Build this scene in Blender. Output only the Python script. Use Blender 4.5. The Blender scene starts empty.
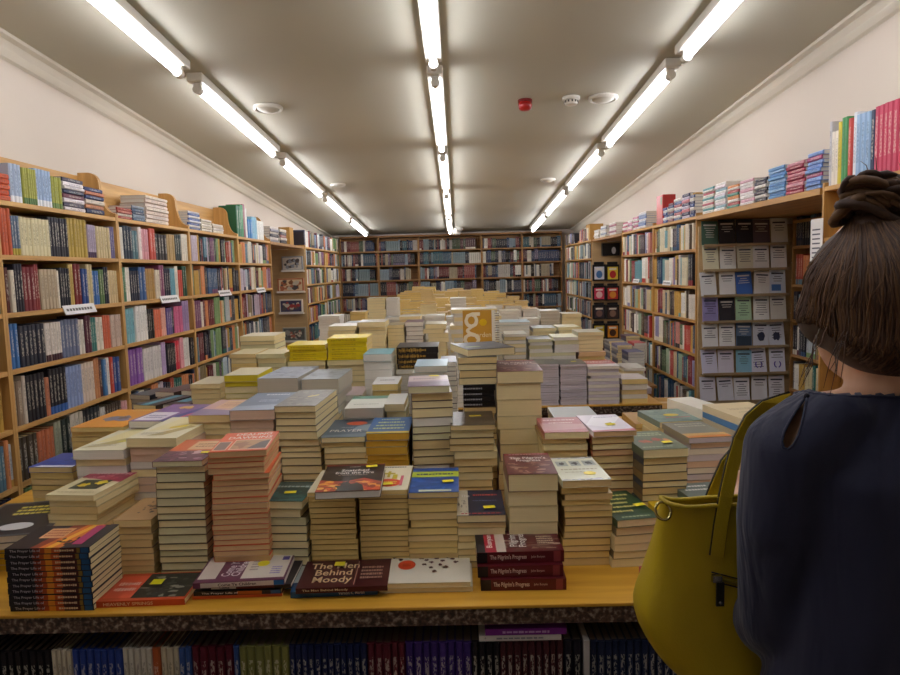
import bpy, math, random
from mathutils import Vector, Matrix, Euler
random.seed(7)
TUBE_E = 9.0; EXPO = 1.36; DEBUG = 0
R = random.Random(11)
SC = bpy.context.scene
COL = SC.collection
PI = math.pi

# ---------------------------------------------------------------- camera frame
F, CX, CY, CZ = 690.0, 450.0, 337.5, 1.5
def _frame():
    y = Vector((7.0, 67.5, F)).normalized()
    h = Vector((1.0, 0.027, 0.0))
    x = (h - y*h.dot(y)).normalized()
    z = x.cross(y)
    if z.y < 0: z = -z
    return x, y, z
_x, _y, _z = _frame()
def ray(px, py):
    d = Vector(((px-CX)/F, (CY-py)/F, 1.0))
    return Vector((_x.dot(d), _y.dot(d), _z.dot(d)))
def atY(px, py, Y):
    d = ray(px, py); return Vector((0, 0, CZ)) + d*(Y/d.y)
def atX(px, py, X):
    d = ray(px, py); return Vector((0, 0, CZ)) + d*(X/d.x)
def atZ(px, py, Z):
    d = ray(px, py); return Vector((0, 0, CZ)) + d*((Z-CZ)/d.z)

cam = bpy.data.cameras.new('camera'); cam.sensor_width = 36; cam.lens = F/900*36
cam.clip_start = 0.05
co = bpy.data.objects.new('camera', cam); COL.objects.link(co)
rm = Matrix(((_x.x, _y.x, _z.x), (_x.y, _y.y, _z.y), (_x.z, _y.z, _z.z)))   # rows: right, up, fwd
right, up, fwd = rm[0], rm[1], rm[2]
co.matrix_world = Matrix(((right.x, up.x, -fwd.x, 0), (right.y, up.y, -fwd.y, 0), (right.z, up.z, -fwd.z, CZ), (0, 0, 0, 1)))
SC.camera = co

# ---------------------------------------------------------------- materials
def lin(c):
    if isinstance(c, str):
        c = c.lstrip('#'); c = [int(c[i:i+2], 16)/255 for i in (0, 2, 4)]
    return tuple((v/12.92 if v <= .04045 else ((v+.055)/1.055)**2.4) for v in c)
_m = {}
def new_mat(name):
    m = bpy.data.materials.new(name); m.use_nodes = True
    nt = m.node_tree; b = nt.nodes['Principled BSDF']
    return m, nt, b
def N(nt, typ, **kw):
    n = nt.nodes.new(typ)
    for k, v in kw.items():
        if k in n.inputs: n.inputs[k].default_value = v
        else: setattr(n, k, v)
    return n
def math_node(nt, op, a, b=None):
    n = nt.nodes.new('ShaderNodeMath'); n.operation = op
    for i, v in enumerate((a, b)):
        if v is None: continue
        if isinstance(v, (int, float)): n.inputs[i].default_value = v
        else: nt.links.new(v, n.inputs[i])
    return n.outputs[0]
def mixcol(nt, fac, a, b):
    n = nt.nodes.new('ShaderNodeMix'); n.data_type = 'RGBA'
    for sock, v in ((n.inputs[0], fac), (n.inputs[6], a), (n.inputs[7], b)):
        if isinstance(v, tuple): sock.default_value = (*v[:3], 1)
        elif isinstance(v, (int, float)): sock.default_value = v
        else: nt.links.new(v, sock)
    return n.outputs[2]
def plain(hexc, rough=.5, metal=0, spec=.5, vary=.06):
    """plain colour with a faint procedural mottling"""
    key = ('plain', hexc, rough, metal)
    if key in _m: return _m[key]
    m, nt, b = new_mat('surface_' + hexc.lstrip('#'))
    c = lin(hexc)
    no = N(nt, 'ShaderNodeTexNoise', Scale=22.0)
    tc = N(nt, 'ShaderNodeTexCoord'); nt.links.new(tc.outputs['Object'], no.inputs['Vector'])
    out = mixcol(nt, no.outputs['Fac'], tuple(v*(1-vary) for v in c), tuple(min(1, v*(1+vary)) for v in c))
    nt.links.new(out, b.inputs['Base Color'])
    b.inputs['Roughness'].default_value = rough; b.inputs['Metallic'].default_value = metal
    b.inputs['Specular IOR Level'].default_value = spec
    _m[key] = m; return m
def cover_mat(hexc, rough=.3):
    return plain(hexc, rough, 0, .4, .05)
def pages_mat(hexc):
    key = ('pages', hexc)
    if key in _m: return _m[key]
    m, nt, b = new_mat('page_edges_' + hexc.lstrip('#'))
    c = lin(hexc)
    tc = N(nt, 'ShaderNodeTexCoord'); mp = N(nt, 'ShaderNodeMapping'); mp.inputs['Scale'].default_value = (4, 4, 900)
    nt.links.new(tc.outputs['Object'], mp.inputs['Vector'])
    no = N(nt, 'ShaderNodeTexNoise', Scale=1.0, Detail=3.0); nt.links.new(mp.outputs[0], no.inputs['Vector'])
    out = mixcol(nt, no.outputs['Fac'], tuple(v*.84 for v in c), tuple(min(1, v*1.12) for v in c))
    nt.links.new(out, b.inputs['Base Color']); b.inputs['Roughness'].default_value = .9
    b.inputs['Specular IOR Level'].default_value = .1
    _m[key] = m; return m
def spine_mat(hexc, ink=None, band=None):
    """upright book cover: title-like ink marks run down the spine (UV: u thickness, v height)"""
    key = ('spine', hexc, ink, band)
    if key in _m: return _m[key]
    m, nt, b = new_mat('spine_' + hexc.lstrip('#'))
    c = lin(hexc); lum = .3*c[0]+.6*c[1]+.1*c[2]
    ik = lin(ink) if ink else (lin('#e9e2cf') if lum < .22 else lin('#2b2530'))
    uv = N(nt, 'ShaderNodeUVMap', uv_map='UVMap'); sp = N(nt, 'ShaderNodeSeparateXYZ'); nt.links.new(uv.outputs[0], sp.inputs[0])
    g = N(nt, 'ShaderNodeNewGeometry'); mp = N(nt, 'ShaderNodeMapping'); mp.inputs['Scale'].default_value = (330, 330, 120)
    nt.links.new(g.outputs['Position'], mp.inputs['Vector'])
    no = N(nt, 'ShaderNodeTexNoise', Scale=1.0, Detail=1.0); nt.links.new(mp.outputs[0], no.inputs['Vector'])
    u, v = sp.outputs[0], sp.outputs[1]
    inb = math_node(nt, 'MULTIPLY', math_node(nt, 'LESS_THAN', math_node(nt, 'ABSOLUTE', math_node(nt, 'SUBTRACT', u, .5)), .24),
                    math_node(nt, 'LESS_THAN', math_node(nt, 'ABSOLUTE', math_node(nt, 'SUBTRACT', v, .56)), .3))
    mask = math_node(nt, 'MULTIPLY', inb, math_node(nt, 'GREATER_THAN', no.outputs['Fac'], .5))
    mask = math_node(nt, 'MULTIPLY', mask, .4)
    col = mixcol(nt, mask, c, ik)
    if band:
        lo = math_node(nt, 'MULTIPLY', math_node(nt, 'LESS_THAN', v, .17), math_node(nt, 'GREATER_THAN', v, -.5))
        col = mixcol(nt, lo, col, lin(band))
    nt.links.new(col, b.inputs['Base Color']); b.inputs['Roughness'].default_value = .42
    b.inputs['Specular IOR Level'].default_value = .3
    _m[key] = m; return m
def wood_mat(name, c1, c2, axis=1, rough=.5):
    key = ('wood', name)
    if key in _m: return _m[key]
    m, nt, b = new_mat(name)
    tc = N(nt, 'ShaderNodeTexCoord'); mp = N(nt, 'ShaderNodeMapping')
    s = [14, 14, 14]; s[axis] = .9; mp.inputs['Scale'].default_value = s
    nt.links.new(tc.outputs['Object'], mp.inputs['Vector'])
    no = N(nt, 'ShaderNodeTexNoise', Scale=2.2, Detail=4.0, Distortion=.6); nt.links.new(mp.outputs[0], no.inputs['Vector'])
    rp = N(nt, 'ShaderNodeValToRGB'); rp.color_ramp.elements[0].position = .32; rp.color_ramp.elements[1].position = .7
    rp.color_ramp.elements[0].color = (*lin(c1), 1); rp.color_ramp.elements[1].color = (*lin(c2), 1)
    nt.links.new(no.outputs['Fac'], rp.inputs[0]); nt.links.new(rp.outputs[0], b.inputs['Base Color'])
    b.inputs['Roughness'].default_value = rough
    _m[key] = m; return m
PINE_Y = wood_mat('pine_along_depth', '#b98a4a', '#d9ac68', 1)
PINE_X = wood_mat('pine_across', '#b98a4a', '#d9ac68', 0)
PINE_Z = wood_mat('pine_upright', '#b98a4a', '#d9ac68', 2)
OAK = wood_mat('brown_shelf_wood_across', '#8f6636', '#b0824a', 0)
OAK_Z = wood_mat('brown_shelf_wood_upright', '#8f6636', '#b0824a', 2)
TOPW = wood_mat('yellow_table_wood', '#c08a24', '#dba83c', 0, .38)
DARKWOOD = wood_mat('dark_table_wood', '#4a2c18', '#6b4426', 2)
def speckle():
    m, nt, b = new_mat('speckled_edge_band')
    tc = N(nt, 'ShaderNodeTexCoord')
    vo = N(nt, 'ShaderNodeTexVoronoi', Scale=170.0); nt.links.new(tc.outputs['Object'], vo.inputs['Vector'])
    no = N(nt, 'ShaderNodeTexNoise', Scale=90.0, Detail=3.0); nt.links.new(tc.outputs['Object'], no.inputs['Vector'])
    rp = N(nt, 'ShaderNodeValToRGB')
    e = rp.color_ramp.elements; e[0].position = .38; e[0].color = (*lin('#2a1f1a'), 1); e[1].position = .68; e[1].color = (*lin('#a89a88'), 1)
    x = e.new(.52); x.color = (*lin('#5d4536'), 1)
    nt.links.new(no.outputs['Fac'], rp.inputs[0])
    nt.links.new(mixcol(nt, .35, rp.outputs[0], vo.outputs['Color']), b.inputs['Base Color'])
    nt.links.remove(b.inputs['Base Color'].links[0]); nt.links.new(rp.outputs[0], b.inputs['Base Color'])
    b.inputs['Roughness'].default_value = .45
    return m
SPECK = speckle()
def paint(name, hexc, rough=.85, bump=.03):
    m, nt, b = new_mat(name)
    tc = N(nt, 'ShaderNodeTexCoord'); no = N(nt, 'ShaderNodeTexNoise', Scale=3.0, Detail=5.0)
    nt.links.new(tc.outputs['Object'], no.inputs['Vector'])
    c = lin(hexc)
    nt.links.new(mixcol(nt, no.outputs['Fac'], tuple(v*.97 for v in c), tuple(min(1, v*1.02) for v in c)), b.inputs['Base Color'])
    b.inputs['Roughness'].default_value = rough
    return m
WALL = paint('cream_wall_paint', '#d6cabb'); CEIL = paint('ceiling_paint', '#bcb8a6', .8); TRIM = paint('cornice_paint', '#d8d0be')
def carpet():
    m, nt, b = new_mat('brown_carpet')
    no = N(nt, 'ShaderNodeTexNoise', Scale=260.0, Detail=2.0)
    nt.links.new(mixcol(nt, no.outputs['Fac'], lin('#4a3d33'), lin('#75675a')), b.inputs['Base Color']); b.inputs['Roughness'].default_value = 1
    return m
CARPET = carpet()
def emit(name, hexc, s):
    m, nt, b = new_mat(name)
    b.inputs['Base Color'].default_value = (*lin(hexc), 1)
    b.inputs['Emission Color'].default_value = (*lin(hexc), 1); b.inputs['Emission Strength'].default_value = s
    return m
def slat():
    m, nt, b = new_mat('slatted_panel_wood')
    tc = N(nt, 'ShaderNodeTexCoord'); mp = N(nt, 'ShaderNodeMapping'); mp.inputs['Scale'].default_value = (.9, 14, 14)
    nt.links.new(tc.outputs['Object'], mp.inputs['Vector'])
    no = N(nt, 'ShaderNodeTexNoise', Scale=2.0, Detail=3.0); nt.links.new(mp.outputs[0], no.inputs['Vector'])
    nt.links.new(mixcol(nt, no.outputs['Fac'], lin('#a88a5e'), lin('#c8aa7c')), b.inputs['Base Color']); b.inputs['Roughness'].default_value = .6
    return m
SLAT = slat()
WHITE_PLASTIC = plain('#dcd8cc', .4); STICKER = plain('#f2e21c', .6); PAPER = plain('#e4e2e0', .7)
STEEL = plain('#b9b6ae', .25, 1)

# ---------------------------------------------------------------- mesh building
class MB:
    def __init__(s): s.v = []; s.f = []; s.mi = []; s.uv = []; s.mats = []
    def slot(s, m):
        if m not in s.mats: s.mats.append(m)
        return s.mats.index(m)
    def face(s, idx, m, uv=None):
        s.f.append(idx); s.mi.append(s.slot(m)); s.uv.append(uv or [(-1, -1)]*len(idx))
    def box(s, x0, x1, y0, y1, z0, z1, m, M=None):
        k = len(s.v)
        P = [(x0, y0, z0), (x1, y0, z0), (x1, y1, z0), (x0, y1, z0), (x0, y0, z1), (x1, y0, z1), (x1, y1, z1), (x0, y1, z1)]
        s.v += [tuple(M @ Vector(p)) for p in P] if M else P
        for q in ((0, 3, 2, 1), (4, 5, 6, 7), (0, 1, 5, 4), (1, 2, 6, 5), (2, 3, 7, 6), (3, 0, 4, 7)):
            s.face([k+i for i in q], m)
    def poly(s, pts, m, uv=None):
        k = len(s.v); s.v += [tuple(p) for p in pts]; s.face(list(range(k, k+len(pts))), m, uv)
    def prism(s, pts, d, m):
        """closed outline (list of Vector) extruded by Vector d"""
        n = len(pts); k = len(s.v); d = Vector(d)
        s.v += [tuple(p) for p in pts] + [tuple(Vector(p)+d) for p in pts]
        s.face([k+i for i in range(n)][::-1], m); s.face([k+n+i for i in range(n)], m)
        for i in range(n):
            j = (i+1) % n; s.face([k+i, k+j, k+n+j, k+n+i], m)
    def tube(s, pts, r, m, n=8, closed=False):
        pts = [Vector(p) for p in pts]; k0 = len(s.v); L = len(pts)
        rr = r if isinstance(r, (list, tuple)) else [r]*L
        prev = None
        for i, p in enumerate(pts):
            a = pts[i-1] if (i > 0 or closed) else pts[i]; b = pts[(i+1) % L] if (i < L-1 or closed) else pts[i]
            t = (b-a).normalized() if (b-a).length > 1e-9 else Vector((0, 0, 1))
            if prev is None:
                u = t.cross(Vector((0, 0, 1)))
                if u.length < 1e-3: u = t.cross(Vector((0, 1, 0)))
            else: u = prev - t*prev.dot(t)
            u.normalize(); prev = u; w = t.cross(u)
            for j in range(n):
                a_ = 2*PI*j/n; s.v.append(tuple(p + (u*math.cos(a_)+w*math.sin(a_))*rr[i]))
        for i in range(L if closed else L-1):
            for j in range(n):
                a, b = k0+i*n+j, k0+i*n+(j+1) % n
                i2 = (i+1) % L
                c, d = k0+i2*n+(j+1) % n, k0+i2*n+j
                s.face([a, b, c, d], m)
        if not closed:
            s.face([k0+j for j in range(n)][::-1], m); s.face([k0+(L-1)*n+j for j in range(n)], m)
    def lathe(s, prof, m, n=24, c=(0, 0, 0), M=None):
        k = len(s.v)
        for (r, z) in prof:
            for j in range(n):
                a = 2*PI*j/n; p = Vector((c[0]+r*math.cos(a), c[1]+r*math.sin(a), c[2]+z)); s.v.append(tuple(M @ p if M else p))
        for i in range(len(prof)-1):
            for j in range(n):
                s.face([k+i*n+j, k+i*n+(j+1) % n, k+(i+1)*n+(j+1) % n, k+(i+1)*n+j], m)
        s.face([k+j for j in range(n)][::-1], m); s.face([k+(len(prof)-1)*n+j for j in range(n)], m)
    def mesh(s, name, smooth=False):
        me = bpy.data.meshes.new(name); me.from_pydata(s.v, [], s.f)
        for m in s.mats: me.materials.append(m)
        me.polygons.foreach_set('material_index', s.mi)
        uvl = me.uv_layers.new(name='UVMap')
        flat = [c for f in s.uv for p in f for c in p]
        uvl.data.foreach_set('uv', flat)
        if smooth: me.polygons.foreach_set('use_smooth', [True]*len(me.polygons))
        me.update(); return me
    def build(s, name, parent=None, loc=(0, 0, 0), rot=(0, 0, 0), smooth=False):
        o = bpy.data.objects.new(name, s.mesh(name, smooth)); COL.objects.link(o)
        o.location = loc; o.rotation_euler = rot
        if parent: o.parent = parent
        return o
def tag(o, label, cat, group=None, kind=None):
    o['label'] = label; o['category'] = cat
    if group: o['group'] = group
    if kind: o['kind'] = kind
    return o
def empty(name, loc, label, cat, rot=(0, 0, 0), group=None):
    o = bpy.data.objects.new(name, None); COL.objects.link(o); o.location = loc; o.rotation_euler = rot
    o.empty_display_size = .02
    return tag(o, label, cat, group)
def struct(mb, name):
    o = mb.build(name); o['kind'] = 'structure'; return o
def bevel(o, w=.003, seg=2):
    b = o.modifiers.new('bevel', 'BEVEL'); b.width = w; b.segments = seg; b.limit_method = 'ANGLE'; return o
_tx = {}
def text_geo(body, bold=0):
    """verts/faces of flat text, centred, unit = its own bounding width & height"""
    if (body, bold) in _tx: return _tx[(body, bold)]
    cu = bpy.data.curves.new('t', 'FONT'); cu.body = body; cu.align_x = 'CENTER'; cu.align_y = 'CENTER'; cu.resolution_u = 2; cu.offset = bold
    cu.space_line = .85
    ob = bpy.data.objects.new('t', cu); COL.objects.link(ob)
    dg = bpy.context.evaluated_depsgraph_get(); me = bpy.data.meshes.new_from_object(ob.evaluated_get(dg))
    v = [tuple(p.co) for p in me.vertices]; f = [list(p.vertices) for p in me.polygons]
    bpy.data.objects.remove(ob); bpy.data.curves.remove(cu); bpy.data.meshes.remove(me)
    xs = [p[0] for p in v]; ys = [p[1] for p in v]
    cx, cy, w, h = (min(xs)+max(xs))/2, (min(ys)+max(ys))/2, max(xs)-min(xs), max(ys)-min(ys)
    r = ([(x-cx, y-cy) for x, y, _ in v], f, w, h)
    _tx[(body, bold)] = r; return r
def add_text(mb, body, c, ux, uy, w=None, h=None, m=None, bold=.012):
    """flat text centred at c, along unit vectors ux, uy, fitted to width w and height h (metres)"""
    V, Fc, tw, th = text_geo(body, bold)
    sx = w/tw if w else h/th
    sy = h/th if h else sx
    if not w: sx = sy
    k = len(mb.v); c, ux, uy = Vector(c), Vector(ux), Vector(uy)
    mb.v += [tuple(c + ux*(x*sx) + uy*(y*sy)) for x, y in V]
    for f in Fc: mb.face([k+i for i in f], m)
ORD = ['first', 'second', 'third', 'fourth', 'fifth', 'sixth', 'seventh', 'eighth', 'ninth', 'tenth', 'eleventh', 'twelfth']
def ordn(i):
    if i < 12: return ORD[i]
    n = i+1
    return f"{n}{'th' if 10 <= n % 100 <= 20 else {1: 'st', 2: 'nd', 3: 'rd'}.get(n % 10, 'th')}"
# ---------------------------------------------------------------- room
XL, XR, YB = -1.72, 1.58, 10.2          # bookcase fronts
WL, WR, WB = -1.94, 1.78, 10.42         # walls
Y0 = -1.6
def cz(y): return 2.745 - .0655*y
mb = MB(); mb.box(-3, 3, Y0, WB+.3, -.1, 0, CARPET); struct(mb, 'floor')
mb = MB(); k = .12
mb.prism([Vector((-2.6, Y0, cz(Y0))), Vector((2.6, Y0, cz(Y0))), Vector((2.6, WB+.2, cz(WB+.2))), Vector((-2.6, WB+.2, cz(WB+.2)))], (0, 0, k), CEIL); struct(mb, 'ceiling')
def side_wall(name, sgn, x, alc):
    """alc: list of (y0, y1, depth) recesses up to z = 1.83"""
    mb = MB(); xo = x + sgn*.62
    def slab(xa, xb, ya, yb, za, zb): mb.box(min(xa, xb), max(xa, xb), ya, yb, za, zb, WALL)
    mb.prism([Vector((x, Y0, 1.83)), Vector((x, WB+.2, 1.83)), Vector((x, WB+.2, cz(WB+.2))), Vector((x, Y0, cz(Y0)))], (sgn*.62, 0, 0), WALL)
    y = Y0
    for a, b, d in alc:
        slab(x, xo, y, a, 0, 1.83); slab(x+sgn*d, xo, a, b, 0, 1.83); y = b
    slab(x, xo, y, WB+.2, 0, 1.83)
    struct(mb, name)
side_wall('wall_left', -1, WL, [(6.45, 7.90, .42)])
side_wall('wall_right', 1, WR, [(3.05, 4.60, .52), (6.68, 8.16, .36)])
mb = MB(); mb.box(-2.6, 2.6, WB, WB+.2, 0, 2.2, WALL); struct(mb, 'wall_back')
mb = MB(); mb.box(-2.6, 2.6, Y0-.15, Y0, 0, 3, WALL); struct(mb, 'wall_front')
def cornice(name, sgn, x):
    mb = MB()
    prof = [(0, 0), (.075, 0), (.07, -.012), (.045, -.02), (.025, -.045), (.012, -.075), (0, -.085)]
    pts = [Vector((x - sgn*a, Y0, cz(Y0)+b)) for a, b in prof]
    mb.prism(pts, (0, WB-Y0, cz(WB)-cz(Y0)), TRIM); struct(mb, name)
cornice('trim_1', -1, WL); cornice('trim_2', 1, WR)
# ---------------------------------------------------------------- ceiling fittings
TUBE = emit('fluorescent_tube', '#f3f4fd', TUBE_E)
SL = math.atan(.0655)
wy = ['rearmost', 'nearest', 'second', 'third', 'fourth', 'farthest']
for (lx, side) in ((-1.28, 'left'), (-.085, 'middle'), (1.09, 'right')):
    for i, ys in enumerate((.27, 1.92, 3.57, 5.24, 6.89, 8.46)):
        ln = 1.41; ym = ys + ln/2
        t = empty('ceiling_light', (lx, ym, cz(ym)), f'white fluorescent ceiling batten, {wy[i]} one in the {side} row', 'ceiling light', (-SL, 0, 0), 'fluorescent battens on the ceiling')
        m = MB(); m.box(-.04, .04, -ln/2-.05, ln/2+.05, -.045, -.002, WHITE_PLASTIC); bevel(m.build('batten', t), .006)
        off = .022 if lx < -.5 else (-.018 if lx > .5 else 0)
        off = 0
        m = MB(); m.tube([(off, -ln/2+.02, -.075), (off, ln/2-.02, -.075)], .0155, TUBE, 14); m.build('tube', t, smooth=True)
        for s in (-1, 1):
            m = MB(); yy = s*(ln/2+.0)
            m.tube([(off, yy-.02, -.075), (off, yy+.02, -.075)], .022, WHITE_PLASTIC, 14)
            m.box(off-.018, off+.018, yy-.014, yy+.014, -.075, -.04, WHITE_PLASTIC); m.build('tube_holder', t)
def ceil_at(px, py):
    d = ray(px, py); t = (2.745-CZ)/(d.z+.0655*d.y); return Vector((0, 0, CZ))+d*t
for i, (px, py, r, where) in enumerate(((268, 107, .085, 'between the left and middle light rows, nearest'), (603, 97, .085, 'beside the white smoke detector'), (338, 184, .07, 'between the left and middle rows, farther one'), (548, 179, .07, 'left of the right light row, farther one'))):
    p = ceil_at(px, py)
    t = empty('ceiling_vent', p, f'round white ceiling vent {where}', 'ceiling vent', (-SL, 0, 0), 'round ceiling vents')
    m = MB(); m.lathe([(r, -.001), (r, -.012), (r*.86, -.02), (r*.8, -.016), (r*.8, -.001)], WHITE_PLASTIC, 32); m.build('rim', t, smooth=False)
    m = MB(); m.lathe([(r*.74, -.004), (r*.74, -.014), (r*.5, -.024), (.002, -.03)], plain('#c9c5b6', .5), 32); m.build('disc', t, smooth=True)
p = ceil_at(525, 100); t = empty('fire_alarm', p, 'red round fire alarm sounder on the ceiling', 'alarm', (-SL, 0, 0))
m = MB(); m.lathe([(.042, -.001), (.042, -.014)], plain('#7d1a18', .4), 24); m.build('mounting_plate', t)
m = MB(); m.lathe([(.036, -.0145), (.04, -.03), (.036, -.052), (.022, -.06), (.004, -.062)], plain('#b3231e', .35), 24); m.build('sounder_body', t, smooth=True)
p = ceil_at(571, 97); t = empty('smoke_detector', p, 'small white smoke detector on the ceiling beside a round vent', 'smoke detector', (-SL, 0, 0))
m = MB(); m.lathe([(.05, -.001), (.05, -.014), (.046, -.018)], WHITE_PLASTIC, 28); m.build('mounting_plate', t)
m = MB(); m.lathe([(.036, -.0185), (.04, -.03), (.034, -.044), (.015, -.048), (.003, -.048)], WHITE_PLASTIC, 28)
for k_ in range(12):
    a = k_*PI/6; m.box(.0385, .041, -.004, .004, -.036, -.024, plain('#3a3833', .7), Matrix.Rotation(a, 4, 'Z'))
m.build('sensor_head', t)
p = ceil_at(456, 228); t = empty('ceiling_speaker', p, 'small white fitting at the far end of the middle light row', 'ceiling fitting', (-SL, 0, 0))
m = MB(); m.lathe([(.1, -.001), (.1, -.02), (.08, -.05)], WHITE_PLASTIC, 24); m.build('base', t)
m = MB(); m.lathe([(.07, -.0505), (.06, -.09), (.02, -.1)], WHITE_PLASTIC, 24); m.build('dome', t, smooth=True)

# ---------------------------------------------------------------- shelved books
PG = {'cream': pages_mat('#efdfae'), 'white': pages_mat('#e6e2d8'), 'grey': pages_mat('#c9c2b2'), 'tan': pages_mat('#e6cd96'), 'green': pages_mat('#e0dab0'),
      'pink': pages_mat('#dfc3ad'), 'orange': pages_mat('#deb98a'), 'kraft': pages_mat('#ead08c'), 'lilac': pages_mat('#d2ccd8'), 'shaded': pages_mat('#8a7f74')}  # darkest entry: cream pages with the under-table shade put into their colour
def add_upright(mb, cm, pm, M=None):
    """unit book standing, spine at y = 0 facing -y, x across thickness -.5...5, z 0..1"""
    c = .07
    def q(p, uv): mb.poly([M @ Vector(a) for a in p] if M else [Vector(a) for a in p], cm, uv)
    nu = [(-1, -1)]*4
    # rounded spine: three facets
    xs = [-.5, -.3, .3, .5]; ys = [.03, 0, 0, .03]
    for i in range(3):
        q([(xs[i], ys[i], 0), (xs[i+1], ys[i+1], 0), (xs[i+1], ys[i+1], 1), (xs[i], ys[i], 1)], [(xs[i]+.5, 0), (xs[i+1]+.5, 0), (xs[i+1]+.5, 1), (xs[i]+.5, 1)])
    for s in (-1, 1):
        a, b = s*.5, s*(.5-c)
        pts = [(a, .03, 0), (a, .03, 1), (a, 1, 1), (a, 1, 0)]; q(pts if s < 0 else pts[::-1], nu)
        pts = [(b, .06, 0), (b, .06, 1), (b, 1, 1), (b, 1, 0)]; q(pts[::-1] if s < 0 else pts, nu)
        for z in (0, 1):
            pts = [(a, .03, z), (a, 1, z), (b, 1, z), (b, .06, z)]; q(pts if (s < 0) == (z == 0) else pts[::-1], nu)
        pts = [(a, 1, 0), (a, 1, 1), (b, 1, 1), (b, 1, 0)]; q(pts if s < 0 else pts[::-1], nu)
    for z in (0, 1):
        pts = [(-.5, .03, z), (-.3, 0, z), (.3, 0, z), (.5, .03, z), (.5-c, .06, z), (c-.5, .06, z)]
        pts = pts[::-1] if z == 0 else pts; mb.poly([M @ Vector(a) for a in pts] if M else pts, cm)
    e = .43
    P = [(-e, .06, .012), (e, .06, .012), (e, .97, .012), (-e, .97, .012), (-e, .06, .985), (e, .06, .985), (e, .97, .985), (-e, .97, .985)]
    P = [M @ Vector(a) for a in P] if M else [Vector(a) for a in P]
    for f in ((0, 3, 2, 1), (4, 5, 6, 7), (2, 3, 7, 6), (3, 0, 4, 7), (1, 2, 6, 5)): mb.poly([P[i] for i in f], pm)
_um = {}
def unit_mesh(cm, pm):
    k = (cm.name, pm.name)
    if k not in _um:
        b = MB(); add_upright(b, cm, pm); _um[k] = b.mesh('book')
    return _um[k]
CN = (('black', '#18181c'), ('charcoal', '#34343c'), ('grey', '#80808a'), ('white', '#e8e4de'), ('cream', '#d9cfa8'), ('tan', '#b5945c'), ('gold', '#b99a3a'), ('yellow', '#e0c92a'), ('orange', '#c9652f'),
      ('red', '#b8322f'), ('maroon', '#6a2630'), ('pink', '#d890a0'), ('purple', '#6a4a8c'), ('lilac', '#a89bc0'), ('navy', '#252f55'), ('blue', '#3f6aa8'), ('pale blue', '#9db8d0'), ('teal', '#3f8080'), ('green', '#4f7a4a'), ('brown', '#5d4030'), ('olive', '#7f7d4f'))
def cname(h):
    a = [int(h.lstrip('#')[i:i+2], 16) for i in (0, 2, 4)]
    best = min(CN, key=lambda n: sum(w*(x-int(n[1][1+2*i:3+2*i], 16))**2 for i, (x, w) in enumerate(zip(a, (1, 1.2, 1)))))
    return best[0]
def fill_runs(runs, x0, x1, z, hmax, r, dep=.135, tail=0.0):
    """runs (hex, n[, band]) -> list of (x, t, h, d, hex, band, setback)"""
    n = sum(q[1] for q in runs); L = (x1-x0)*(1-tail); out = []
    per = []
    for q in runs:
        hh = hmax*r.uniform(.80, .97); tt = r.uniform(.75, 1.3); dd = dep*r.uniform(.85, 1.05); sb = r.uniform(.002, .012)
        for _ in range(q[1]): per.append((q[0], hh*r.uniform(.985, 1.0), tt*r.uniform(.9, 1.1), dd, q[2] if len(q) > 2 else None, sb+r.uniform(0, .004)))
    k = L/sum(p[2] for p in per); x = x0
    for c, h, t, d, band, sb in per:
        t *= k; out.append((x+t/2, t*.955, h, d, c, band, sb)); x += t
    return out
def rand_runs(pal, n, r, mx=4):
    out = []; c = 0
    while c < n:
        q = min(n-c, r.choice([1, 1, 1, 2, 2, 3, mx])); col = r.choice(pal)
        out.append((col, q) if r.random() < .75 else (col, q, r.choice(pal))); c += q
    return out
def place_books(lst, frame, z, where, group, stuff=None, pm='cream', count_from='left', noun='book'):
    """frame: (origin Vector, rotz). individual objects, or appended to the MB stuff"""
    o, rz = frame; Rz = Matrix.Rotation(rz, 4, 'Z')
    for i, (x, t, h, d, c, band, sb) in enumerate(lst):
        cm = spine_mat(c, None, band); p = PG[pm]
        w = o + (Rz @ Vector((x, sb, z)))
        if stuff is not None:
            M = Matrix.Translation(w) @ Rz @ Matrix.Diagonal((t, d, h, 1)); add_upright(stuff, cm, p, M); continue
        ob = bpy.data.objects.new('shelved_book', unit_mesh(cm, p)); COL.objects.link(ob)
        ob.location = w; ob.rotation_euler = (0, 0, rz); ob.scale = (t, d, h)
        k = i if count_from == 'left' else len(lst)-1-i
        tag(ob, f'{cname(c)} upright {noun}, {ordn(k)} from left, {where}', 'shelved book', group)
def place_flat(frame, x, z, w, n, th, cols, where, group, d=.13, r=R, stuff='F', pm='white'):
    """a flat pile on a shelf, spines out; returns the height"""
    if stuff == 'F': stuff = FLATS
    o, rz = frame; Rz = Matrix.Rotation(rz, 4, 'Z'); zz = z
    for i in range(n):
        c = cols[i % len(cols)]; t = th*r.uniform(.85, 1.15); ww = w*r.uniform(.96, 1.0); dd = d*r.uniform(.95, 1)
        cm = spine_mat(c); pos = o + (Rz @ Vector((x+r.uniform(-.004, .004), r.uniform(.004, .014), zz+t/2)))
        if stuff is not None:
            M = Matrix.Translation(pos) @ Rz @ Matrix.Rotation(PI/2, 4, 'Y') @ Matrix.Diagonal((t*.96, dd, ww, 1)); add_upright(stuff, cm, PG[pm], M)
        else:
            ob = bpy.data.objects.new('book', unit_mesh(cm, PG[pm])); COL.objects.link(ob)
            ob.location = pos; ob.rotation_euler = (0, PI/2, rz); ob.scale = (t*.96, dd, ww)
            tag(ob, f'{cname(c)} book lying flat, {ordn(i)} from bottom of {where}', 'book', group)
        zz += t
    return zz
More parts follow.
